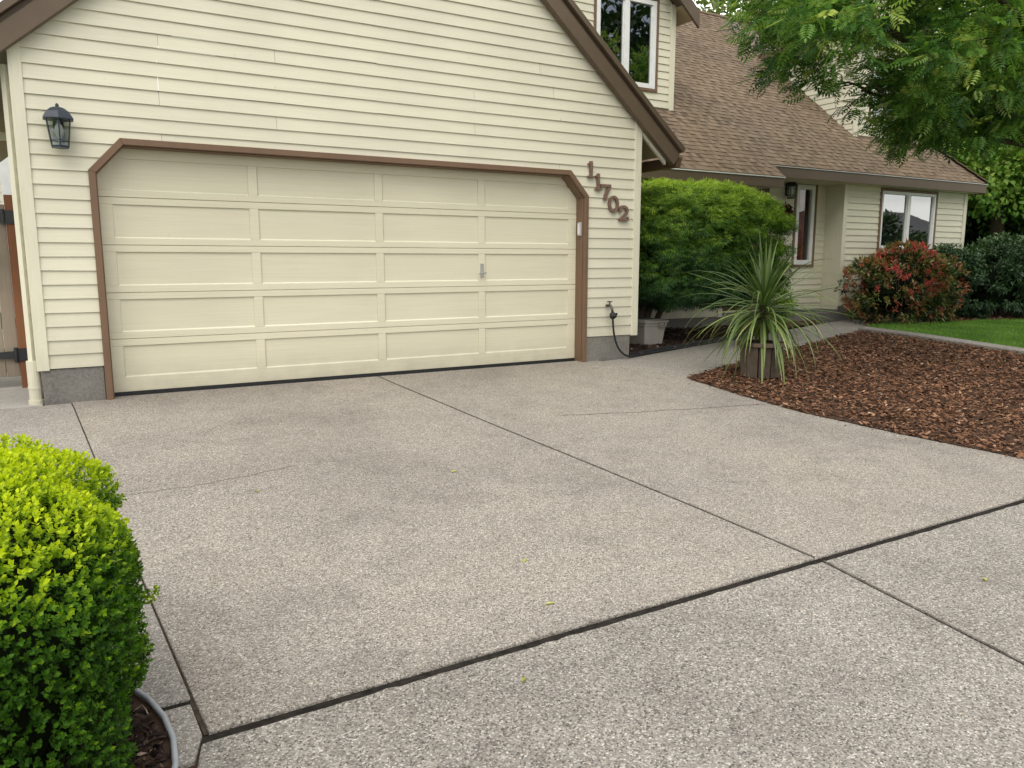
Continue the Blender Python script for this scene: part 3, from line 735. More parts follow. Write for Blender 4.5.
def window(O, u, n, u0, u1, z0, z1, panes=2, trim=.055, frame=.05, glass='glass', name='window', red_reflection=None):
    O = Vector(O); u = Vector(u); n = Vector(n); Z = Vector((0, 0, 1))
    m = MB(); B = lambda mb, a, b, c, d, y0, y1: mb.obox(O, u, n, Z, a, b, y0, y1, c, d)
    B(m, u0, u0 + trim, z0, z1, -.06, .030); B(m, u1 - trim, u1, z0, z1, -.06, .030)
    B(m, u0 + trim + .0005, u1 - trim - .0005, z1 - trim, z1, -.06, .032); B(m, u0 + trim + .0005, u1 - trim - .0005, z0, z0 + trim, -.06, .036)
    w = H(m.build(name, M['brown'], bevel=.003))
    a, b, c, d = u0 + trim + .001, u1 - trim - .001, z0 + trim + .001, z1 - trim - .001
    f = MB(); B(f, a, a + frame, c, d, -.05, .022); B(f, b - frame, b, c, d, -.05, .022)
    B(f, a + frame, b - frame, d - frame, d, -.05, .0215); B(f, a + frame, b - frame, c, c + frame, -.05, .0225)
    mull = []
    if panes == 2:
        mid = (a + b) / 2; B(f, mid - .048, mid + .048, c + frame, d - frame, -.05, .021)
        mull = [(a + frame, mid - .048), (mid + .048, b - frame)]
        for (p, q) in mull:    # inner sash lip
            B(f, p, p + .022, c + frame, d - frame, -.05, .004); B(f, q - .022, q, c + frame, d - frame, -.05, .004)
    else: mull = [(a + frame, b - frame)]
    o = f.build('frame', M['white'], bevel=.004); o.parent = w
    for (p, q) in mull:
        g_ = MB(); g_.quad(*[O + u * x + Z * y - n * .02 for x, y in ((p, c + frame), (q, c + frame), (q, d - frame), (p, d - frame))])
        o = g_.build('pane', M[glass]); o.parent = w
    r = MB()
    q0 = lambda x, y, k: O + u * x + Z * y - n * k
    r.quad(q0(a, c, .9), q0(b, c, .9), q0(b, d, .9), q0(a, d, .9))
    for (x, y), (x2, y2) in (((a, c), (b, c)), ((b, c), (b, d)), ((b, d), (a, d)), ((a, d), (a, c))):
        r.quad(q0(x, y, .055), q0(x2, y2, .055), q0(x2, y2, .9), q0(x, y, .9))
    o = r.build('room_interior', M['room']); o.parent = w
    if red_reflection:  # added wavy red sheet standing in for a reddish tree's reflection in the pane
        cm = MB(); c0, c1 = red_reflection; k = 26
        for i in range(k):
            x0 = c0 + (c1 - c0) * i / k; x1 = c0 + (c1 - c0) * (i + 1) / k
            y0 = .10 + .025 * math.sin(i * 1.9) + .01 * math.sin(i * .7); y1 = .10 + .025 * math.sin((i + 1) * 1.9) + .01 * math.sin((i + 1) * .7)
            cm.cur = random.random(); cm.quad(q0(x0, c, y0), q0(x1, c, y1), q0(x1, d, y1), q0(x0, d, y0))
        o = cm.build('red_reflection', M['red_reflection']); o.parent = w
    return w
window((0, W3, 0), (1, 0, 0), (0, -1, 0), BWX0, BWX1, BWZ0, BWZ1, 2, .05, .055)
window((0, W2, 0), (1, 0, 0), (0, -1, 0), SX0, SX1, SZ0, SZ1, 1, .05, .085, glass='glass_side', name='sidelight', red_reflection=(12.28, 12.56))
# front door, porch step
m = MB(); m.box(10.35, 10.45, W2 - .04, W2, .33, 2.50); m.box(11.36, 11.46, W2 - .04, W2, .33, 2.50); m.box(10.4505, 11.3595, W2 - .04, W2, 2.40, 2.50); m.box(10.451, 11.359, W2 - .02, W2, .33, 2.399)
for a, b in ((10.54, 10.85), (10.95, 11.27)):
    for c, d in ((.5, 1.1), (1.25, 2.25)): m.box(a, b, W2 - .032, W2 - .0205, c, d)
fd = H(m.build('front_door', M['door_wood'], bevel=.006))
m = MB(); m.lathe((11.30, W2 - .05, 1.25), [(.012, -.03), (.03, -.02), (.03, .02), (.012, .03)], 10); o = m.build('handle', M['brass']); o.parent = fd
m = MB(); m.box(10.0, 13.02, 2.02, W2 - .005, .0, .25); H(m.build('porch_step', M['found'], bevel=.01))

# ---- dormers
def dormer(x0, x1, y, ztop, win, side_l, side_r, ohang=.24, glass='glass_dark', sl=.85):
    cx = (x0 + x1) / 2
    segs_all = lambda z: max(x0, cx - max(0, (ztop + sl * (cx - x0) - z)) / sl), 
    base = pz(y) + .02
    wu0, wu1, wz0, wz1 = win
    def sg(z):
        l = max(x0 + .10, cx - max(0.0, (ztop + sl * (cx - x0) - z) / sl)); r = min(x1 - .10, 2 * cx - l if l > x0 + .10 else x1 - .10)
        if wz0 < z < wz1: return [(l, wu0), (wu1, r)]
        md = .5 * (wu0 + wu1); return [(l, md), (md, r)]
    m = MB(); siding(m, (0, y, 0), (1, 0, 0), (0, -1, 0), base, ztop + sl * (cx - x0), .1177, sg, (wz0, wz1, ztop, ztop + .085)); H(m.build('dormer_siding', M['cream']))
    for a_ in (x0, x1 - .11):
        m = MB(); m.box(a_, a_ + .11, y - .026, y + .02, base - .03, ztop + .06); H(m.build('corner_board', M['cream_trim'], bevel=.003))
    m = MB(); m.box(x0 + .111, x1 - .111, y - .03, y - .004, base - .05, base + .0); H(m.build('flashing', M['brown_dark']))
    yb = PY + (ztop - PZ) / PM + .1
    for x, s in ((x0, -1), (x1, 1)):
        m = MB(); siding(m, (x - s * .012, 0, 0), (0, 1, 0), (s, 0, 0), base, ztop + .12, .1177, lambda z: [(y + .02, max(y + .021, PY + (z - PZ) / PM + .15))]); H(m.build('dormer_siding', M['cream']))
    # roof, two pitched slabs with brown barge board
    rise = sl * (cx - x0); yb2 = PY + (ztop + rise - PZ) / PM
    m = MB()
    for s in (-1, 1):
        xe = cx + s * (cx - x0 + ohang); ze = ztop - sl * ohang
        m.hexa([(cx, y - .25, ztop + rise + .02), (xe, y - .25, ze + .02), (xe, yb2, ze + .02), (cx, yb2, ztop + rise + .02), (cx, y - .25, ztop + rise + .14), (xe, y - .25, ze + .14), (xe, yb2, ze + .14), (cx, yb2, ztop + rise + .14)])
    H(m.build('dormer_roof', M['brown_dark']))
    m = MB(); hl = math.hypot(1, sl)
    for s in (-1, 1):
        xe = cx + s * (cx - x0 + ohang); ze = ztop - sl * ohang
        shingles(m, (xe, 0, ze + .142), (0, 1, 0), Vector((-s, 0, sl)), Vector((s * sl, 0, 1)), abs(xe - cx) * hl, lambda q: (y - .26, yb2), .118)
    H(m.build('roof_shingles', M['shingle']))
    m = MB()
    for s in (-1, 1):
        xe = cx + s * (cx - x0 + ohang + .03); ze = ztop - sl * (ohang + .03)
        m.hexa([(cx, y - .30, ztop + rise - .10), (xe, y - .30, ze - .10), (xe, y - .252, ze - .10), (cx, y - .252, ztop + rise - .10), (cx, y - .30, ztop + rise + .16), (xe, y - .30, ze + .16), (xe, y - .252, ze + .16), (cx, y - .252, ztop + rise + .16)])
    H(m.build('barge_board', M['brown_dark'], bevel=.004))
    for s in (-1, 1):
        m = MB()
        xe = cx + s * (cx - x0 + ohang - .02); xi = cx + s * (cx - x0 - .02); ze = ztop - sl * (ohang - .02)
        a, b = ztop + .015, ze + .015
        m.hexa([(xi, y - .25, a - .02), (xe, y - .25, b - .02), (xe, y + 2, b - .02), (xi, y + 2, a - .02), (xi, y - .25, a), (xe, y - .25, b), (xe, y + 2, b), (xi, y + 2, a)])
        H(m.build('soffit', M['soffit']))
    window((0, y, 0), (1, 0, 0), (0, -1, 0), wu0, wu1, wz0, wz1, 2, .045, .075, glass)
dormer(DLX0, DLX1, DY, 5.36, (7.88, 9.20, 3.99, 5.46), False, True)
dormer(DRX0, DRX1, DRY, 5.62, (14.72, 15.72, 4.02, 5.25), True, True, glass='glass', sl=.33)
# downspout on the left side
m = MB()
m.tube([(.030, .055, 2.75), (.030, .055, .36)], .032, 4, True); m.tube([(.03, .06, .37), (.03, .06, .01)], .05, 16); m.lathe((.03, .06, .13), [(.054, 0), (.054, .02)], 16); m.lathe((.03, .06, -.01), [(.06, 0), (.06, .045)], 16)
H(m.build('downspout', M['cream_trim']))

# ------------------------------------------------------------------ house numbers
def ribbon(pts, w, y0, y1, mb):
    P = [Vector((a, 0, b)) for a, b in pts]; L = []; Q = []
    closed = (P[0] - P[-1]).length < 1e-6
    if closed: P = P[:-1]
    n_ = len(P)
    for i, p in enumerate(P):
        if closed: d = P[(i + 1) % n_] - P[i - 1]
        else: d = P[min(i + 1, n_ - 1)] - P[max(i - 1, 0)]
        d.normalize(); nn = Vector((-d.z, 0, d.x)); ww = w(i / max(1, n_ - 1)) if callable(w) else w
        L.append(p + nn * ww / 2); Q.append(p - nn * ww / 2)
    for i in range(n_ if closed else n_ - 1):
        k = (i + 1) % n_
        mb.hexa([(q.x, y, q.z) for y in (y1, y0) for q in (L[i], Q[i], Q[k], L[k])])
def digit(ch, x0, x1, z0, z1, label, group=None):
    cx = (x0 + x1) / 2; w = x1 - x0; h = z1 - z0; mb = MB(); y0, y1 = -.048, -.020
    f = lambda a, b: (a * w - w / 2, b * h)
    if ch == '1':
        ribbon([f(.53, 0.0), f(.53, 1)], w * .30, y0, y1, mb); ribbon([f(.14, .055), f(.92, .055)], h * .11, y0 - .001, y1 + .001, mb); ribbon([f(.16, .80), f(.34, .86), f(.50, .97)], h * .10, y0 + .001, y1 - .001, mb)
    elif ch == '7':
        ribbon([f(.04, .90), f(.96, .90)], h * .17, y0, y1, mb); ribbon([f(.09, .98), f(.09, .70)], w * .13, y0 - .001, y1 + .001, mb)
        ribbon([f(.90, .84), f(.68, .58), f(.52, .30), f(.46, 0)], lambda t: w * (.18 + .12 * t), y0 + .001, y1 - .001, mb)
    elif ch == '0':
        ribbon([f(.5 + .40 * math.sin(t), .5 + .43 * math.cos(t)) for t in np.linspace(0, 2 * math.pi, 25)][:-1] + [f(.5, .93)], w * .21, y0, y1, mb)
    elif ch == '2':
        ribbon([f(.10, .70), f(.14, .84), f(.30, .95), f(.55, .96), f(.80, .86), f(.88, .70), f(.80, .52), (f(.56, .33)), f(.30, .18), f(.12, .06)], lambda t: w * (.22 - .03 * abs(t - .5)), y0, y1, mb)
        ribbon([f(.06, .07), f(.94, .07)], h * .15, y0 - .001, y1 + .001, mb); ribbon([f(.93, .02), f(.95, .26)], w * .12, y0 + .001, y1 - .001, mb)
        mb.lathe((f(.17, 0)[0], -.034, h * .68), [(.001, -.02), (.02, -.02), (.02, .02), (.001, .02)], 10)
    o = mb.build('house_number', M['bronze']); o.location = (cx, 0, z0)
    tag(o, label, 'house number', 'brown house number digits stepping down the garage wall'); return o
digit('1', 5.688, 5.808, 2.168, 2.353, 'brown digit 1, topmost of the stepped house numbers on the garage wall')
digit('1', 5.800, 5.910, 2.030, 2.220, 'brown digit 1 second from the top, between the upper 1 and the 7')
digit('7', 5.885, 6.050, 1.920, 2.105, 'brown slab digit 7 in the middle of the stepped house numbers')
digit('0', 6.015, 6.165, 1.780, 1.975, 'brown oval digit 0 between the 7 and the 2 on the siding')
digit('2', 6.170, 6.320, 1.685, 1.860, 'brown digit 2, lowest of the stepped house numbers beside corner board')

# ------------------------------------------------------------------ wall lanterns
def lantern(x, y, z, s, label, mat):
    t = empty('wall_lantern', (x, y, z)); tag(t, label, 'wall lantern', 'lanterns on the house walls')
    def P(o): o.parent = t; return o
    m = MB(); m.box(-.04 * s, .04 * s, -.022, -.002, -.12 * s, .10 * s); m.tube([(0, -.01, .06 * s), (0, -.12 * s, .10 * s), (0, -.12 * s, .06 * s)], .010 * s, 8)
    P(m.build('back_plate', mat, bevel=.004))
    c = (0, -.12 * s, 0); q = math.pi / 6
    m = MB(); m.lathe(c, [(.128 * s, .045 * s), (.125 * s, .058 * s), (.095 * s, .105 * s), (.058 * s, .135 * s), (.03 * s, .146 * s), (.014 * s, .15 * s), (.016 * s, .165 * s), (.004 * s, .178 * s)], 6, q); P(m.build('cap', mat, bevel=.003))
    m = MB(); top, bot, zt, zb = .098 * s, .070 * s, .045 * s, -.165 * s
    for k in range(6):
        a = q + k * math.pi / 3; b = a + math.pi / 3
        pa = lambda r, z_, aa: (c[0] + r * math.cos(aa), c[1] + r * math.sin(aa), z_)
        m.tube([pa(top, zt, a), pa(bot, zb, a)], .0055 * s, 6)
        m.tube([pa(bot, zb, a), pa(bot, zb, b)], .006 * s, 6)
        rr = bot + (top - bot) * .22; zz = zb + (zt - zb) * .22; m.tube([pa(rr, zz, a), pa(rr, zz, b)], .004 * s, 6)
    m.lathe((c[0], c[1], zb - .008), [(.072 * s, -.006), (.072 * s, .006)], 6, q)
    P(m.build('frame', mat))
    m = MB(); b0 = [pa(bot * .97, zb, q + k * math.pi / 3) for k in range(6)]; b1 = [pa(top * .97, zt, q + k * math.pi / 3) for k in range(6)]
    for k in range(6): m.quad(b0[k], b0[(k + 1) % 6], b1[(k + 1) % 6], b1[k])
    P(m.build('glass_panel', M['glass_clear']))
    m = MB(); m.lathe((c[0], c[1], -.13 * s), [(.012 * s, 0), (.014 * s, .03 * s), (.03 * s, .06 * s), (.036 * s, .09 * s), (.03 * s, .12 * s), (.013 * s, .15 * s), (.012 * s, .17 * s)], 14); P(m.build('bulb', M['bulb'], smooth=True))
lantern(.37, -.012, 2.285, .98, 'dark blue metal lantern on the garage wall left of the door', M['lantern'])
lantern(11.93, W2 - .01, 2.50, .95, 'black metal lantern beside the tall narrow entry window', M['black'])

# keypad
m = MB(); m.box(5.634, 5.6635, .012, .060, 1.50, 1.655)
k = m.build('keypad', M['grayp'], bevel=.005, seg=2); tag(k, 'small grey opener keypad on the brown door casing', 'keypad')
m = MB(); m.box(5.631, 5.6335, .017, .055, 1.515, 1.64); o = m.build('cover', M['metal_white'], bevel=.002); at(k, o)

# hose bib + hose
fb = empty('hose_bib', (6.035, -.02, .61)); tag(fb, 'dark outdoor faucet with black timer on the garage siding', 'faucet')
m = MB(); m.tube([(0, .01, 0.06), (0, -.07, 0.06), (.01, -.085, .02), (.015, -.09, -.02)], .016, 10); m.tube([(0, -.05, .06), (0, -.05, .105)], .009, 8); m.lathe((0, 0, .06), [(.001, -.001), (.03, 0), (.03, .004)], 10)
m.build('spout', M['brass'], fb, smooth=True)
m = MB()
for a in range(6): m.tube([(0, -.05, .108), (.032 * math.cos(a * 1.047), -.05 + .032 * math.sin(a * 1.047), .108)], .007, 6)
m.lathe((0, -.05, .10), [(.012, 0), (.012, .016)], 10)
m.build('tap_handle', M['brass'], fb)
m = MB(); m.lathe((.02, -.09, -.10), [(.018, 0), (.038, .015), (.042, .04), (.038, .065), (.02, .08)], 14); m.tube([(.02, -.09, -.055), (.075, -.10, -.04)], .016, 8); m.tube([(.02, -.13, -.06), (.02, -.145, -.06)], .02, 10)
m.build('timer', M['rubber'], fb, smooth=True)
hp = [(6.055, -.11, .52), (6.062, -.11, .44), (6.085, -.105, .32), (6.13, -.10, .20), (6.20, -.09, .11), (6.31, -.07, .045), (6.48, -.005, .025), (6.7, .07, .03), (7.2, .215, .035), (7.8, .39, .04), (8.4, .555, .048), (9.0, .72, .056), (9.6, .90, .064), (10.2, 1.08, .07)]
def smooth_path(pts, k=6):
    P = [Vector(p) for p in pts]; out = []
    for i in range(len(P) - 1):
        p0, p1, p2, p3 = P[max(i - 1, 0)], P[i], P[i + 1], P[min(i + 2, len(P) - 1)]
        for j_ in range(k):
            t = j_ / k; out.append(.5 * ((2 * p1) + (p2 - p0) * t + (2 * p0 - 5 * p1 + 4 * p2 - p3) * t * t + (3 * p1 - p0 - 3 * p2 + p3) * t ** 3))
    out.append(P[-1]); return out
m = MB(); m.tube(smooth_path(hp), .0125, 8); tag(m.build('garden_hose', M['rubber'], smooth=True), 'black hose dropping from the faucet and running along the walkway edge', 'hose')
# black landscape border along the side bed
m = MB()
bp = [(6.47, .075), (7.4, .345), (8.56, .67), (9.3, .89), (9.95, 1.08)]
for a, b in zip(bp, bp[1:]): m.bar((a[0], a[1], gz(a[1]) + .02), (b[0], b[1], gz(b[1]) + .02), .02, .07)
tag(m.build('bed_border', M['black']), 'black plastic border strip between walkway and shaded bed', 'garden edging')

# tote
tb = empty('storage_tote', (7.32, .78, gz(.78) + .02)); tb.rotation_euler.z = R(8); tag(tb, 'taupe plastic storage box with lid under the weeping maple', 'storage box')
def frust(mb, a, b, z0, a2, b2, z1):
    mb.hexa([(-a, -b, z0), (a, -b, z0), (a, b, z0), (-a, b, z0), (-a2, -b2, z1), (a2, -b2, z1), (a2, b2, z1), (-a2, b2, z1)])
m = MB(); frust(m, .185, .16, 0, .22, .19, .30); frust(m, .23, .20, .262, .23, .20, .30); m.build('box', M['tote'], tb, bevel=.012, seg=2)
m = MB(); frust(m, .245, .215, .3005, .25, .22, .335); frust(m, .21, .18, .3355, .20, .17, .352); m.build('lid', M['tote'], tb, bevel=.008, seg=2)
m = MB(); m.box(.05, .17, -.236, -.2, .245, .262); m.box(.05, .062, -.232, -.2, .262, .30); m.box(.158, .17, -.232, -.2, .262, .30); m.build('handle', M['tote'], tb, bevel=.004)

# wreath
m = MB(); m.tube([(11.90 + .13 * math.cos(t), W2 - .05, 2.01 + .15 * math.sin(t)) for t in np.linspace(0, 2 * math.pi, 24)], .04, 8, cap=False)
w = m.build('wreath', flat('wreath_twigs', (.06, .035, .022, 1), .9, .1, .5, scale=40)); tag(w, 'dark dried flower wreath on the entry wall below the black lantern', 'wreath')
n = 700; t = rng.uniform(0, 6.28, n); rr = .05 * np.sqrt(rng.random(n)) * 1.5; ph = rng.uniform(0, 6.28, n)
O = np.column_stack([11.90 + (.13 + rr * np.cos(ph)) * np.cos(t), W2 - .06 + rr * np.sin(ph) * .6, 2.01 + (.15 + rr * np.cos(ph)) * np.sin(t)])
V, F, T = instance(FLAT_V, FLAT_F, O, rng.normal(0, 1, (n, 3)), rng.normal(0, 1, (n, 3)), np.column_stack([np.full(n, .03), np.full(n, .055), np.full(n, .03)]), np.clip(rng.random(n) ** 1.2 * .9, 0, 1))
at(w, np_mesh('leaves', V, F, T, M['red']))

# ------------------------------------------------------------------ side gate, arbour beam, neighbour
gt = empty('wooden_gate', (-.6, 1.0, gz(1))); tag(gt, 'weathered grey wooden gate with black strap hinges beside the garage', 'gate')
m = MB(); x = -1.5
while x < -.15:
    w_ = .138; m.cur = random.random(); m.box(x, min(x + w_, -.098), 1.0, 1.022, .13, 1.71 + random.uniform(-.008, .008)); x += w_ + .006
at(gt, m.build('boards', M['cedar'], bevel=.003))
m = MB(); m.box(-.095, .005, .965, 1.06, .0, 1.80); at(gt, m.build('post', M['redwood'], bevel=.004))
for z_ in (.335, 1.60):
    m = MB(); m.add([(-.50, .99, z_ - .015), (-.10, .955, z_ - .04), (-.10, .955, z_ + .04), (-.50, .99, z_ + .015), (-.50, .998, z_ - .015), (-.10, .963, z_ - .04), (-.10, .963, z_ + .04), (-.50, .998, z_ + .015)], [(0, 1, 2, 3), (7, 6, 5, 4), (0, 4, 5, 1), (2, 6, 7, 3), (1, 5, 6, 2), (3, 7, 4, 0)])
    m.tube([(-.115, .955, z_ - .07), (-.115, .955, z_ + .07)], .017, 8); m.box(-.10, .0, .953, .962, z_ - .06, z_ + .06)
    for q in (-.42, -.25, -.1): m.tube([(q, .991, z_), (q, .982, z_)], .009, 6)
    at(gt, m.build('hinge', M['black']))
ab = empty('arbor', (-.7, 2.4, gz(2.4))); tag(ab, 'cream painted arbor beam spanning above the side gate', 'arbor')
m = MB(); m.box(-1.75, .06, 2.36, 2.44, 2.46, 2.54); at(ab, m.build('beam', M['cream_trim'], bevel=.004))
m = MB(); m.box(-1.75, -1.65, 2.35, 2.45, .1, 2.459); at(ab, m.build('post', M['cream_trim'], bevel=.004))
nh = empty('neighbour_house', (-3, 10, gz(3))); tag(nh, 'pale cream neighbouring house with white trim beyond the gate', 'house')
m = MB(); siding(m, (0, 9, 0), (1, 0, 0), (0, -1, 0), .3, 5.6, .15, lambda z: [(-8, -.16)]); at(nh, m.build('wall', M['cream']))
m = MB(); m.box(-.40, -.16, 8.95, 9.0, .2, 5.6); at(nh, m.build('corner_board', M['white']))
m = MB(); siding(m, (0, 10.5, 0), (1, 0, 0), (0, -1, 0), .3, 5.7, .15, lambda z: [(-.16, 2.2)]); at(nh, m.build('wall', M['white']))
m = MB(); m.hexa([(-8.4, 8.5, 5.5), (2.4, 8.5, 5.5), (2.4, 13, 7.6), (-8.4, 13, 7.6), (-8.4, 8.5, 5.65), (2.4, 8.5, 5.65), (2.4, 13, 7.75), (-8.4, 13, 7.75)]); at(nh, m.build('roof', M['nroof']))

# ------------------------------------------------------------------ vegetation
def shell_points(n, c, r, p=2.0, depth=.25, low=None):
    """points near the surface of a superellipsoid; returns positions and outward normals"""
    d = norm(rng.normal(0, 1, (n, 3)))
    k = (np.abs(d / r) ** p).sum(1) ** (-1 / p)
    P = d * k[:, None]
    Nn = norm(np.sign(P) * np.abs(P / r) ** (p - 1) / r)
    P = P * (1 - depth * rng.random(n) ** 1.6)[:, None]
    return P + c, Nn

# clipped box hedge at the lower left
hg = empty('hedge', (-.38, -5.15, gz(-5.15))); tag(hg, 'clipped round box hedge with lime green new growth on top', 'hedge')
hc = np.array([-.37, -5.13, .205]); hr = np.array([.705, .69, .445])
n = 40000
P, Nn = shell_points(n, hc, hr, 4.3, .16)
lump = 1 + .045 * np.sin(P[:, 0] * 11 + P[:, 2] * 7) * np.sin(P[:, 1] * 9 + 1) + .02 * np.sin(P[:, 2] * 17 + P[:, 1] * 13)
P = hc + (P - hc) * lump[:, None]; tp = 1 - .18 * np.clip((.10 - P[:, 2]) / .4, 0, 1) ** 1.5; P[:, :2] = hc[:2] + (P[:, :2] - hc[:2]) * tp[:, None]
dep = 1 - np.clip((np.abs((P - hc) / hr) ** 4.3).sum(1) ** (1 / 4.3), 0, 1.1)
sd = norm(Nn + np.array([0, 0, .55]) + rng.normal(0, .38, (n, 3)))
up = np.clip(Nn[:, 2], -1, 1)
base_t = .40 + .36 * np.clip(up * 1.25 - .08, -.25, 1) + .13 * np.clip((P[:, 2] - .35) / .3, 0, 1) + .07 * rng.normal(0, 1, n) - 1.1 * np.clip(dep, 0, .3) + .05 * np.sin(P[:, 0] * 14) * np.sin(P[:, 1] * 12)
Vs, Fs, Ts = [], [], []; off = 0
for k in range(7):
    a = k * 2.4 + rng.uniform(0, 6.28, n)
    X = norm(np.cross(sd, rng.normal(0, 1, (n, 3)))); Y = np.cross(sd, X)
    spread = .9 if k < 5 else .45
    D = norm(sd * (.55 if k < 5 else 1.0) + spread * (np.cos(a)[:, None] * X + np.sin(a)[:, None] * Y))
    L = rng.uniform(.010, .0165, n); O = P + sd * (.003 * k)
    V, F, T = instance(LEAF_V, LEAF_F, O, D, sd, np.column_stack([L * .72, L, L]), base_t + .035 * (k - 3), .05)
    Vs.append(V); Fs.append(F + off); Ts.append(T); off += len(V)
so_ = np.array([[.35, -5.0, .12], [.36, -5.06, .17], [.31, -4.86, .40], [.33, -4.8, .05]]); sdir = norm(np.array([[1, -.1, .25], [1, .1, .1], [.7, .4, .5], [.9, .2, .3]], float)); ns_ = len(so_)
for q in range(12):
    f = q / 11; base = so_ + sdir * (.06 * f)
    for r_ in range(6):
        D = norm(sdir * .7 + rng.normal(0, .7, sdir.shape)); L = np.full(ns_, .014)
        V, F, T = instance(LEAF_V, LEAF_F, base + rng.normal(0, .008, base.shape), D, sdir + rng.normal(0, .3, sdir.shape), np.column_stack([L * .7, L, L]), np.full(ns_, .45 + .2 * f)); Vs.append(V); Fs.append(F + off); Ts.append(T); off += len(V)
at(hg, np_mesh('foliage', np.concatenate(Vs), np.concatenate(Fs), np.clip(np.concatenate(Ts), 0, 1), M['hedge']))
# stems
m = MB()
for i in range(8):
    a = i * .8; m.tube([(-.38, -5.13, gz(-5.13)), (-.38 + .3 * math.cos(a), -5.13 + .3 * math.sin(a), .1), (-.38 + .5 * math.cos(a), -5.13 + .5 * math.sin(a), .45)], [.018, .012, .005], 6)
at(hg, m.build('stems', M['bole']))
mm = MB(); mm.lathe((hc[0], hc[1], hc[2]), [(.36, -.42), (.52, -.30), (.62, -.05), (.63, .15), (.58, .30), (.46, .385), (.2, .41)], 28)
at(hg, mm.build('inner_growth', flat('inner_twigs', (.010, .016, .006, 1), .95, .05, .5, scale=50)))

def leafcloud(centres, radii, per, size, aspect, mat, name, root, droop=0.0, tpl=None, updark=.35, base=.45, outc=None, jit=.13, flatten=.6, hz=None):
    """clumps of leaves: each clump a squashed ball; light tint on the upper / outer side"""
    tv, tf = tpl if tpl else (LEAF_V, LEAF_F)
    nC = len(centres); idx = np.repeat(np.arange(nC), per); n_ = len(idx)
    d = rng.normal(0, 1, (n_, 3)); d = norm(d) * (rng.random(n_) ** .45)[:, None]
    O = centres[idx] + d * radii[idx][:, None] * np.array([1, 1, flatten])
    if outc is None: outc = centres.mean(0)
    out = norm(O - outc)
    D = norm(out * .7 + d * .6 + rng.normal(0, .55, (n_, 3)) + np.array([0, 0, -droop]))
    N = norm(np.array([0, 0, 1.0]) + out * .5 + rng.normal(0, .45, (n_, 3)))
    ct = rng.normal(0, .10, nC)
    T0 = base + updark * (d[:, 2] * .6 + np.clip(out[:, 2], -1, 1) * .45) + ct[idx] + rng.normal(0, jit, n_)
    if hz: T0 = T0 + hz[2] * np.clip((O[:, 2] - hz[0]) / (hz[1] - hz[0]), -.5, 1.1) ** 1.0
    L = size * rng.uniform(.6, 1.25, n_)
    V, F, T = instance(tv, tf, O, D, N, np.column_stack([L * aspect, L, L]), np.clip(T0, 0, 1), .05)
    return at(root, np_mesh(name, V, F, np.clip(T, 0, 1), mat))

# weeping lace-leaf maple beside the porch
wm = empty('weeping_maple', (7.95, 1.25, gz(1.25))); tag(wm, 'broad weeping maple bush with yellow green top beside the garage', 'shrub')
c0 = np.array([8.28, .98, 1.36]); r0 = np.array([1.60, .85, .92])
P, Nn = shell_points(1150, c0, r0, 3.0, .20)
P = P[(P[:, 2] > .62)]; P = np.concatenate([P, rng.uniform([6.95, .15, .75], [8.3, .7, 2.1], (190, 3))])
low = (P[:, 2] < 1.2) & (np.abs(P[:, 0] - 7.9) < .8); 
LACE_V = np.array([(0, 0, 0), (.10, .55, .02), (0, 1, -.12), (-.10, .55, .02), (0, .05, 0), (.50, .50, .0), (.62, .85, -.12), (.36, .48, 0), (0, .05, 0), (-.36, .48, 0), (-.62, .85, -.12), (-.50, .50, 0)], float)
LACE_F = np.array([(0, 1, 2, 3), (4, 5, 6, 7), (8, 9, 10, 11)])
leafcloud(P, rng.uniform(.10, .20, len(P)), 85, .066, .95, M['maple'], 'foliage', wm, droop=.8, tpl=(LACE_V, LACE_F), updark=.36, base=.42, outc=c0 - np.array([0, 0, .2]), flatten=.5, hz=(1.2, 2.25, .28))  # height tint paints the lit top and the shaded lower leaves
mm = MB(); 
for a, b in (((7.55, 1.2), .10), ((7.75, 1.25), .08), ((7.95, 1.2), .05)):
    x, y = a; pts = smooth_path([(7.62 + (x - 7.62) * .2, 1.2, .02), (x, y, .45), (x + .25, y - .05, .95), (x + .8, y - .15, 1.5), (x + 1.3, y - .2, 1.85)]); mm.tube(pts, [b * (1 - .75 * i / len(pts)) for i in range(len(pts))], 8)
for i in range(24):
    a = random.uniform(0, 6.28); e = Vector((c0[0] + 1.2 * math.cos(a), c0[1] + .65 * math.sin(a), random.uniform(.9, 1.8))); s = Vector((8.0, 1.15, 1.15))
    mm.tube(smooth_path([s, s.lerp(e, .5) + Vector((0, 0, .35)), e], 4), [.022 - .0018 * k for k in range(9)], 5)
at(wm, mm.build('trunk', M['bole'], smooth=True))
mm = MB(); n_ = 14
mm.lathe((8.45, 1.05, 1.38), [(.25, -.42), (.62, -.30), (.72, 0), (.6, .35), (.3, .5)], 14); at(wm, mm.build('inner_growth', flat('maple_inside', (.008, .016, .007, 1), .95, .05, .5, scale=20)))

# small lime shrub behind the planter
sh = empty('lime_shrub', (10.35, .98, gz(1))); tag(sh, 'small lime green shrub by the walkway behind the potted plant', 'shrub')
P, Nn = shell_points(40, np.array([10.35, 1.12, .48]), np.array([.26, .2, .38]), 2, .5)
leafcloud(P, np.full(len(P), .12), 60, .06, .4, M['maple'], 'foliage', sh, base=.72, updark=.2, droop=-.3)
mm = MB(); mm.tube([(10.35, 1.12, .03), (10.35, 1.12, .4)], [.02, .008], 6); at(sh, mm.build('stem', M['bole']))

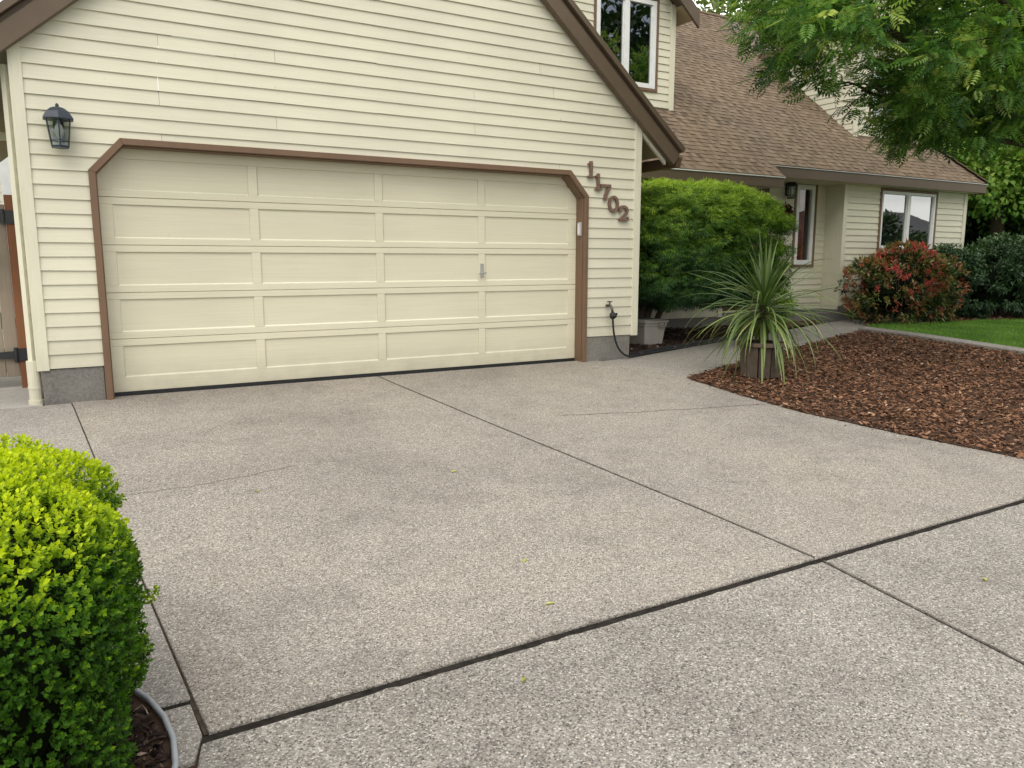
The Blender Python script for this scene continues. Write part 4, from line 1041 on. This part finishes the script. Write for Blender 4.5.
# red tipped shrub and dark rhododendron in front of the bay
rs = empty('red_tipped_shrub', (14.0, 1.35, gz(1.3))); tag(rs, 'rounded shrub with red and orange new leaves below the bay window', 'shrub')
cR = np.array([14.07, 1.32, .62]); rR = np.array([1.42, .62, .71])
P, Nn = shell_points(170, cR, rR, 2.4, .3); P = P[P[:, 2] > .05]
P = P + np.array([0, 0, 1]) * (.15 * np.sin(P[:, 0] * 5.1 - .6))[:, None]
leafcloud(P, rng.uniform(.12, .24, len(P)), 60, .10, .36, M['red'], 'foliage', rs, base=.36, updark=.10, outc=cR, jit=.12, droop=.05)
# whorls of new growth at shoot ends
P, Nn = shell_points(620, cR, rR * 1.06, 2.4, .06); P = P[P[:, 2] > .08]; P = P + np.array([0, 0, 1]) * (.15 * np.sin(P[:, 0] * 5.1 - .6))[:, None]
zz = np.clip((P[:, 2] - .2) / 1.3, 0, 1)
Vs, Fs, Ts = [], [], []; off = 0; n = len(P); tt = .63 + .31 * zz * rng.random(n) + .16 * np.sin(P[:, 0] * 4.3 + 1.5 * np.sin(P[:, 2] * 5)) * np.cos(P[:, 2] * 4 + P[:, 1] * 5) + rng.normal(0, .09, n)
for k in range(9):
    D = norm(norm(P - cR) * .6 + np.array([0, 0, .5]) + rng.normal(0, .6, (n, 3))); L = rng.uniform(.07, .115, n)
    V, F, T = instance(LEAF_V, LEAF_F, P + rng.normal(0, .02, (n, 3)), D, np.array([0, 0, 1.0]) + rng.normal(0, .3, (n, 3)), np.column_stack([L * .34, L, L]), tt, .05); Vs.append(V); Fs.append(F + off); Ts.append(T); off += len(V)
at(rs, np_mesh('new_growth', np.concatenate(Vs), np.concatenate(Fs), np.clip(np.concatenate(Ts), 0, 1), M['red']))
mm = MB()
for i in range(9):
    a = random.uniform(0, 6.28); mm.tube([(14.05 + .1 * math.cos(a), 1.32 + .1 * math.sin(a), .05), (14.05 + .6 * math.cos(a), 1.32 + .3 * math.sin(a), .5), (14.05 + .95 * math.cos(a), 1.32 + .4 * math.sin(a), 1.0)], [.02, .014, .006], 6)
at(rs, mm.build('stems', M['bole']))

rh = empty('rhododendron', (16.9, 1.3, gz(1.3))); tag(rh, 'large dark glossy evergreen shrub right of the red shrub', 'shrub')
cD = np.array([17.15, 1.15, .72]); rD = np.array([1.75, .72, .93])
P, Nn = shell_points(230, cD, rD, 2.5, .28); P = P[P[:, 2] > .10]
P2, _ = shell_points(60, np.array([15.75, 1.45, .95]), np.array([.85, .42, .52]), 2.2, .3)
P = np.concatenate([P, P2])
leafcloud(P, rng.uniform(.14, .25, len(P)), 130, .088, .40, M['rhodo'], 'foliage', rh, base=.42, updark=.30, outc=cD, jit=.15, droop=.35)
mm = MB()
for i in range(9):
    a = random.uniform(0, 6.28); mm.tube([(17.1 + .15 * math.cos(a), 1.15 + .1 * math.sin(a), .05), (17.1 + .8 * math.cos(a), 1.15 + .3 * math.sin(a), .6), (17.1 + 1.2 * math.cos(a), 1.15 + .4 * math.sin(a), 1.1)], [.03, .02, .008], 6)
at(rh, mm.build('stems', M['bole']))
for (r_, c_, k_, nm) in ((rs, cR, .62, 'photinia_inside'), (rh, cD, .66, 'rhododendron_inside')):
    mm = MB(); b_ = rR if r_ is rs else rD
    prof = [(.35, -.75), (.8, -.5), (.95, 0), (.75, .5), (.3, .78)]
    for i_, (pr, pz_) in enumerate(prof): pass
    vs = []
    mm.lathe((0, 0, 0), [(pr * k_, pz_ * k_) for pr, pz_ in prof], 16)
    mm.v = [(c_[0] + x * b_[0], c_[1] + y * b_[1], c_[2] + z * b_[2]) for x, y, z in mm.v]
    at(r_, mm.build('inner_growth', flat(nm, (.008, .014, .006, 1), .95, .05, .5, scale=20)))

# ---- planter tub and cordyline
pc = Vector((6.97, -1.62, gz(-1.62) + .015))
pt = empty('planter_tub', pc); tag(pt, 'weathered wooden stave tub standing on the bark mulch', 'planter')
m = MB(); ns = 10
for k in range(ns):
    a = 2 * math.pi * k / ns; b = a + 2 * math.pi / ns * .90; m.cur = random.random()
    p = lambda r, z_, t_: (r * math.cos(t_), r * math.sin(t_), z_)
    m.hexa([p(.215, 0, a), p(.215, 0, b), p(.185, 0, b), p(.185, 0, a), p(.235, .36, a), p(.235, .36, b), p(.205, .36, b), p(.205, .36, a)])
m.build('staves', M['barrel'], pt, bevel=.004)
m = MB()
for k in range(16):
    a = 2 * math.pi * k / 16; b = a + 2 * math.pi / 16
    m.cur = random.random(); p = lambda r, z_, t_: (r * math.cos(t_), r * math.sin(t_), z_)
    m.hexa([p(.272, .345, a), p(.272, .345, b), p(.24, .345, b), p(.24, .345, a), p(.272, .385, a), p(.272, .385, b), p(.20, .385, b), p(.20, .385, a)])
m.build('rim', M['barrel'], pt, bevel=.003)
m = MB(); m.lathe((0, 0, .05), [(.18, 0), (.2, .28), (.001, .31)], 16); m.build('potting_soil', M['soil'], pt)

cp = empty('cordyline', (pc.x, pc.y, pc.z + .33)); tag(cp, 'spiky potted cordyline with long arching green and yellow striped leaves', 'potted plant')
m = MB(); m.tube([(0, 0, -.02), (.01, 0, .2), (.0, .01, .50)], [.04, .034, .03], 10); m.build('stem', M['bole'], cp, smooth=True)
V, F, T = [], [], []
def blade(el, az, L, w, sag, t, z0):
    seg = 12; p = Vector((random.gauss(0, .015), random.gauss(0, .015), z0)); d = Vector((math.cos(az) * math.cos(el), math.sin(az) * math.cos(el), math.sin(el)))
    side = Vector((-math.sin(az), math.cos(az), 0)); tw = random.uniform(-.5, .5)
    b = len(V)
    for i in range(seg + 1):
        f = i / seg; ww = w * (.45 + .55 * min(1, f * 5)) * (1 - f ** 2.6) + .0006
        nn = side.cross(d).normalized(); s2 = (side * math.cos(tw * f) + nn * math.sin(tw * f))
        V.extend([tuple(p + s2 * ww / 2 + nn * ww * .16), tuple(p - nn * ww * .06), tuple(p - s2 * ww / 2 + nn * ww * .16)])
        if i < seg:
            for q in (0, 1):
                F.append((b + i * 3 + q, b + i * 3 + q + 1, b + i * 3 + q + 4, b + i * 3 + q + 3)); T.append(min(1, max(0, t + (.05 if q else -.05) + .16 * f)))
        p = p + d * (L / seg); d = (d + Vector((0, 0, -sag * (f + .12) / seg * 2.4))).normalized()
for i in range(165):
    f = i / 164; el = R(82 - 112 * f ** .75) + random.gauss(0, .20); az = i * 2.39996 + random.gauss(0, .25)
    L = random.uniform(.52, .84) if f < .22 else random.uniform(.66, 1.10); z0 = .53 - .22 * f
    sag = (1.7 * f + .30) * random.choice((.25, .7, 1.0, 1.2, 1.6))
    t = .22 + .24 * random.random() + .22 * f * f
    if random.random() < .18: t += .32
    blade(el, az, L, random.uniform(.020, .034), sag, t, z0)
for i in range(24):
    blade(random.uniform(-.9, .1), random.uniform(0, 6.28), random.uniform(.55, .85), random.uniform(.016, .026), random.uniform(1.8, 3.2), random.uniform(.5, .95), random.uniform(.26, .44))
me_o = np_mesh('leaves', np.array(V), np.array(F), np.array(T), M['cordy'], cp)

# ---- trees
FROND_V, FROND_F = [], []
for k in range(6):
    y = .12 + k * .15; l = .44 * (1 - .35 * abs(k - 2.2) / 3)
    for s in (-1, 1):
        b = len(FROND_V); FROND_V += [(0, y, 0), (s * l * .5, y + .10, .015), (s * l, y + .16, -.06), (s * l * .55, y - .015, .0)]; FROND_F.append((b, b + 1, b + 2, b + 3))
b = len(FROND_V); FROND_V += [(0, .95, 0), (.07, 1.1, 0), (0, 1.28, -.05), (-.07, 1.1, 0)]; FROND_F.append((b, b + 1, b + 2, b + 3))
FROND = (np.array(FROND_V, float), np.array(FROND_F))

def limb(mb, pts, r0, r1, k=6, n=8):
    P_ = smooth_path(pts, k); mb.tube(P_, [r0 + (r1 - r0) * i / (len(P_) - 1) for i in range(len(P_))], n); return P_

# rowan over the right side of the picture
rw = empty('rowan_tree', (12.5, -2.05, gz(-2.05))); tag(rw, 'large feathery leaved tree with cream blossom reaching over the roof', 'tree')
tr = MB()
limb(tr, [(12.50, -2.05, -.2), (12.46, -2.0, 1.0), (12.38, -1.93, 2.3)], .18, .13, 6, 12)
ends = []
def sub(P_, nsub, ln, zlo, zhi):
    for i in range(nsub):
        p = P_[random.randint(len(P_) // 3, len(P_) - 1)]
        d = Vector((random.gauss(-.25, .7), random.gauss(0, .8), random.uniform(zlo, zhi))).normalized()
        e = p + d * ln * random.uniform(.6, 1.2); q = limb(tr, [p, p.lerp(e, .5) + Vector((0, 0, .12)), e], .022, .006, 3, 5)
        ends.append(e); ends.append(q[len(q) // 2])
limbs = [
    ([(14.7, -.85, 2.4), (13.6, -.75, 3.25), (12.6, -.6, 3.75), (11.3, -.5, 4.15), (9.7, -.45, 4.5), (8.2, -.4, 4.55)], .10, .012),
    ([(14.7, -.85, 2.5), (13.9, -.9, 3.6), (13.0, -1.0, 4.6), (11.8, -1.1, 5.4), (10.2, -1.2, 5.8)], .11, .015),
    ([(13.6, -.75, 3.25), (12.6, -.3, 3.45), (11.6, .05, 3.62), (10.9, .2, 3.72)], .05, .009),
    ([(14.7, -.85, 2.5), (14.6, -.6, 4.0), (14.0, -.4, 5.4), (13.4, -.3, 6.5)], .12, .02),
    ([(14.7, -.85, 2.5), (15.6, -.6, 3.6), (16.6, -.4, 4.6), (17.4, -.2, 5.2)], .11, .015),
    ([(14.7, -.85, 2.6), (15.2, -1.8, 3.8), (15.6, -2.6, 4.8)], .10, .015),
    ([(13.3, -.9, 4.2), (12.4, -.2, 4.7), (11.6, .5, 5.0), (10.9, .9, 5.1)], .05, .01),
    ([(14.1, -.8, 3.0), (13.3, -.2, 3.2), (12.4, .35, 3.3)], .05, .01),
    ([(13.2, -.95, 4.4), (12.0, -1.4, 4.5), (10.9, -1.6, 4.6), (9.8, -1.7, 4.9)], .05, .01)]
CP = np.array([.212, -7.618, 1.199]); TK = .84; tipp = []
near_t = lambda q: tuple(CP + TK * (np.array(q) - CP))
for pts, a, b in limbs:
    P_ = limb(tr, [near_t(q) for q in pts], a * .9, b); sub(P_, 13, .75, -.15, .8); tipp += P_[len(P_) // 2::2] + P_[-3:]
at(rw, tr.build('trunk', M['bole'], smooth=True))
E_ = np.array([tuple(e) for e in ends])
more = rng.uniform([7.8, -2.2, 3.0], [18.5, 1.0, 7.2], (2600, 3))
more = more[(((more - np.array([13.5, -.6, 4.9])) / np.array([5.8, 1.9, 2.3])) ** 2).sum(1) < 1][:560]
LX = [7.3, 7.64, 8.0, 8.45, 9.02, 9.6, 10.19, 10.66, 11.52, 13.09, 13.8, 18]; LZ = [3.8, 3.62, 3.44, 3.43, 3.42, 3.55, 3.50, 2.95, 2.8, 2.94, 3.1, 3.5]
low_ = lambda x: np.interp(x, LX, LZ)
keep = more[:, 2] > low_(more[:, 0]) + .25
more = CP + TK * (more[keep] - CP)
E_ = E_[(E_[:, 2] > 2.62) & (rng.random(len(E_)) < np.where((E_[:, 0] < 9.4) & (E_[:, 2] < 3.95), .15, .9))]
lx = rng.uniform(7.55, 11.2, 170); ly = rng.uniform(-1.9, .2, 170); lead = np.column_stack([lx + (ly + .7) * .9, ly, low_(lx) + .22 + 1.3 * rng.random(170) ** 1.3]); lead = CP + TK * (lead - CP)
T_ = np.array([tuple(q) for q in tipp]) + rng.normal(0, .08, (len(tipp), 3))
T_ = T_[(T_[:, 0] > 9.4) | (T_[:, 2] > 3.95)]; C_ = np.concatenate([E_, more, T_, lead]); Cp = CP + (C_ - CP) / TK
C_ = C_[~((np.abs(Cp[:, 0] - 9.95 - .9 * (Cp[:, 1] + .7)) < .55) & (Cp[:, 2] < 4.3) & (rng.random(len(C_)) < .9))]
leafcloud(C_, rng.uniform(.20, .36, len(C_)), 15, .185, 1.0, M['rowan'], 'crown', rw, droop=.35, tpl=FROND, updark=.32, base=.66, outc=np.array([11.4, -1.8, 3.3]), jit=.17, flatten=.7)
# blossom heads
n = 70; ci = rng.integers(0, len(C_), n); bc = C_[ci] + rng.normal(0, .2, (n, 3)) + np.array([0, -.1, .12])
idx = np.repeat(np.arange(n), 40); O = bc[idx] + rng.normal(0, 1, (len(idx), 3)) * np.array([.05, .05, .02])
Vb, Fb, Tb = instance(FLAT_V, FLAT_F, O, rng.normal(0, 1, (len(idx), 3)), rng.normal(0, 1, (len(idx), 3)), np.full(len(idx), .022), rng.random(len(idx)))
o = np_mesh('blossom', Vb, Fb, np.clip(Tb, 0, 1), M['blossom']); at(rw, o); o['kind'] = 'stuff'

def tree(name, x, y, h, rx, rz, zc, mat, label, nclump=120, per=60, leaf=.22, base=.45, trunk_r=.2, group=None, low=0.0, lean=0):
    t = empty(name, (x, y, gz(y) - .06)); tag(t, label, 'tree', group)
    c = np.array([x + lean, y, zc]); r_ = np.array([rx, rx * .85, rz])
    P, Nn = shell_points(nclump, c, r_, 2.1, .55)
    P = P[P[:, 2] > low]
    leafcloud(P, rng.uniform(.10, .20, len(P)) * (rx + rz), per, leaf, .6, mat, 'crown', t, base=base, updark=.38, outc=c - np.array([0, 0, rz * .4]), droop=.3, jit=.13, flatten=.65)
    mm = MB(); limb(mm, [(x, y, gz(y) - .1), (x + lean * .3 + .05, y, zc * .5), (x + lean * .8, y, zc)], trunk_r, trunk_r * .55, 5, 10)
    for i in range(9):
        e = P[random.randrange(len(P))]; s = Vector((x + lean * .6, y, zc * random.uniform(.5, .9))); e = Vector(e); limb(mm, [s, s.lerp(e, .5) + Vector((0, 0, .3)), e], trunk_r * .35, trunk_r * .06, 4, 6)
    at(t, mm.build('trunk', M['bole'], smooth=True)); return t
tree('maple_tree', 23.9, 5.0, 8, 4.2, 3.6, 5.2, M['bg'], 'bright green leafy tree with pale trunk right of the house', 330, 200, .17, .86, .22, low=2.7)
tree('dark_tree', 28.5, 5.2, 4, 4.6, 2.2, 1.7, M['bgdark'], 'low dark green thicket below the bright tree at the right edge', 160, 150, .18, .42, .15, low=0)
tree('maple_tree', 31.0, 9.5, 9, 5.0, 3.5, 4.6, M['bg'], 'mid green tree behind the bright one at the right edge', 220, 150, .22, .50, .25, low=.8)
tree('dark_tree', 26.5, 11.5, 7, 4.5, 3.2, 3.2, M['bgdark'], 'dark green dense tree filling the gap beyond the house corner', 200, 150, .20, .40, .22, low=.3)
tree('tall_tree', 22.5, 15.5, 13, 4.6, 5.0, 9.3, M['bgpale'], 'pale green tall tree showing above the roof ridge', 170, 75, .30, .5, .3, low=3)
tree('tall_tree', 29.0, 15.0, 12, 5, 4.6, 8.4, M['bg'], 'taller mid green tree behind the feathery tree and roof', 170, 75, .32, .45, .3, low=2.5)
# yard fence glimpsed beyond the house
# opposite side of the street (seen mirrored in the windows)
tree('street_tree', 27, -23, 17, 6.5, 7.5, 9.5, M['bgdark'], 'very tall dark tree across the street, mirrored in the upper window', 120, 60, .6, .42, .5, low=2)
tree('street_tree', 37, -27, 15, 6.0, 6.5, 8.5, M['bgdark'], 'second tall dark tree across the street behind the gabled house', 110, 60, .6, .40, .5, low=2)
tree('street_tree', 64, -21, 9, 4.0, 3.5, 5.0, M['bg'], 'rounded green tree across the street right of the gabled house', 90, 60, .5, .45, .4, low=1.5)
tree('street_tree', 43, -17.5, 5, 2.2, 1.6, 2.0, M['bgdark'], 'low dark tree in front of the gabled house across the street', 70, 60, .35, .45, .2, low=0)
oh = empty('far_house', (52, -24, -.45)); tag(oh, 'grey roofed house across the street, mirrored in the bay window', 'house')
m = MB(); m.box(44, 60, -30, -21, -.5, 2.4); at(oh, m.build('wall', M['cedar']))
m = MB(); m.prism([(43.4, -20.4, 2.3), (60.6, -20.4, 2.3), (57, -25.5, 4.9), (47, -25.5, 4.9)], lambda p: (p[0], p[1], p[2] - .1), lambda p: p); m.poly([(43.4, -20.4, 2.3), (47, -25.5, 4.9), (43.4, -30.6, 2.3)]); m.poly([(60.6, -20.4, 2.3), (60.6, -30.6, 2.3), (57, -25.5, 4.9)]); m.poly([(47, -25.5, 4.9), (57, -25.5, 4.9), (60.6, -30.6, 2.3), (43.4, -30.6, 2.3)]); at(oh, m.build('roof', M['nroof']))

# ---- little litter on the drive
lm = leafmat('fallen_leaf', [(0, (.28, .30, .06, 1)), (1, (.55, .55, .14, 1))], .2)
sites = [(2.09, -4.58, 'beside the long front joint'), (1.55, -5.42, 'on the front slab near the hedge'), (.47, -4.15, 'on the left joint by the hedge'), (1.18, -3.0, 'in the middle left of the drive'), (2.35, -3.2, 'in the centre of the drive'), (3.9, -5.75, 'on the front slab right of the centre joint'), (1.95, -5.0, 'between centre and front joint on the left')]
for i, (x, y, wh) in enumerate(sites):
    n = 1; O = np.column_stack([rng.normal(0, .012, n), rng.normal(0, .012, n), np.full(n, .004)]); a = rng.uniform(0, 6.28, n)
    Vb, Fb, Tb = instance(LEAF_V, LEAF_F, O, np.column_stack([np.cos(a), np.sin(a), rng.normal(0, .1, n)]), np.array([0, 0, 1.0]) + rng.normal(0, .2, (n, 3)), np.column_stack([np.full(n, .022), np.full(n, .05), np.full(n, .03)]), rng.random(n))
    o = np_mesh('fallen_leaf', Vb, Fb, np.clip(Tb, 0, 1), lm); o.location = (x, y, gz(y) + .003)
    tag(o, 'small yellow green leaf scrap lying ' + wh, 'fallen leaf', 'leaf scraps on the driveway')

# ------------------------------------------------------------------ camera, light, world
p, yw = R(8.957), R(30.51)
fw = Vector((math.sin(yw) * math.cos(p), math.cos(yw) * math.cos(p), -math.sin(p))); rt = Vector((math.cos(yw), -math.sin(yw), 0)); up = rt.cross(fw)
cam = bpy.data.cameras.new('camera'); cam.sensor_width = 36; cam.lens = 777.05 / 1024 * 36; cam.clip_end = 800; cam.clip_start = .05
co = bpy.data.objects.new('camera', cam); COL.objects.link(co)
mx = Matrix.Identity(4)
for i in range(3): mx[i][0] = rt[i]; mx[i][1] = up[i]; mx[i][2] = -fw[i]
mx.translation = Vector((.212, -7.618, 1.199)); co.matrix_world = mx
scene.camera = co

SUN_EL, SUN_AZ = R(54), R(222)      # azimuth clockwise from +Y: high sun to the left, behind the camera
sd_ = Vector((math.sin(SUN_AZ) * math.cos(SUN_EL), math.cos(SUN_AZ) * math.cos(SUN_EL), math.sin(SUN_EL)))
sl = bpy.data.lights.new('sun', 'SUN'); sl.energy = 2.0; sl.angle = R(55); sl.color = (1, .95, .87)
so = bpy.data.objects.new('sun', sl); COL.objects.link(so); so.rotation_euler = (-sd_).to_track_quat('-Z', 'Y').to_euler()

w = bpy.data.worlds.new('World'); scene.world = w; w.use_nodes = True
nt = w.node_tree; bg = nt.nodes['Background']
sky = nd(nt, 'ShaderNodeTexSky'); sky.sky_type = 'NISHITA'; sky.sun_disc = False; sky.sun_elevation = SUN_EL; sky.sun_rotation = SUN_AZ; sky.dust_density = 2.0; sky.air_density = 1.0
tc = nd(nt, 'ShaderNodeTexCoord'); mp = nd(nt, 'ShaderNodeMapping'); mp.inputs['Scale'].default_value = (1, 1, 2.2); mp.inputs['Location'].default_value = (3.1, 1.7, .4); nt.links.new(tc.outputs['Generated'], mp.inputs[0])
cl = ramp(nt, noise(nt, mp.outputs[0], 2.6, 7, .6, .4), [(.38, (.22, .22, .22, 1)), (.60, (.97, .97, .97, 1))])
nt.links.new(mixc(nt, sky.outputs[0], (13.4, 13.0, 12.2, 1), cl), bg.inputs['Color'])
bg.inputs['Strength'].default_value = .15

scene.view_settings.view_transform = 'Standard'; scene.view_settings.look = 'None'; scene.view_settings.exposure = 0; scene.view_settings.gamma = 1
scene.cycles.max_bounces = 8; scene.cycles.transparent_max_bounces = 12; scene.cycles.use_denoising = True
scene.render.resolution_x = 1024; scene.render.resolution_y = 768
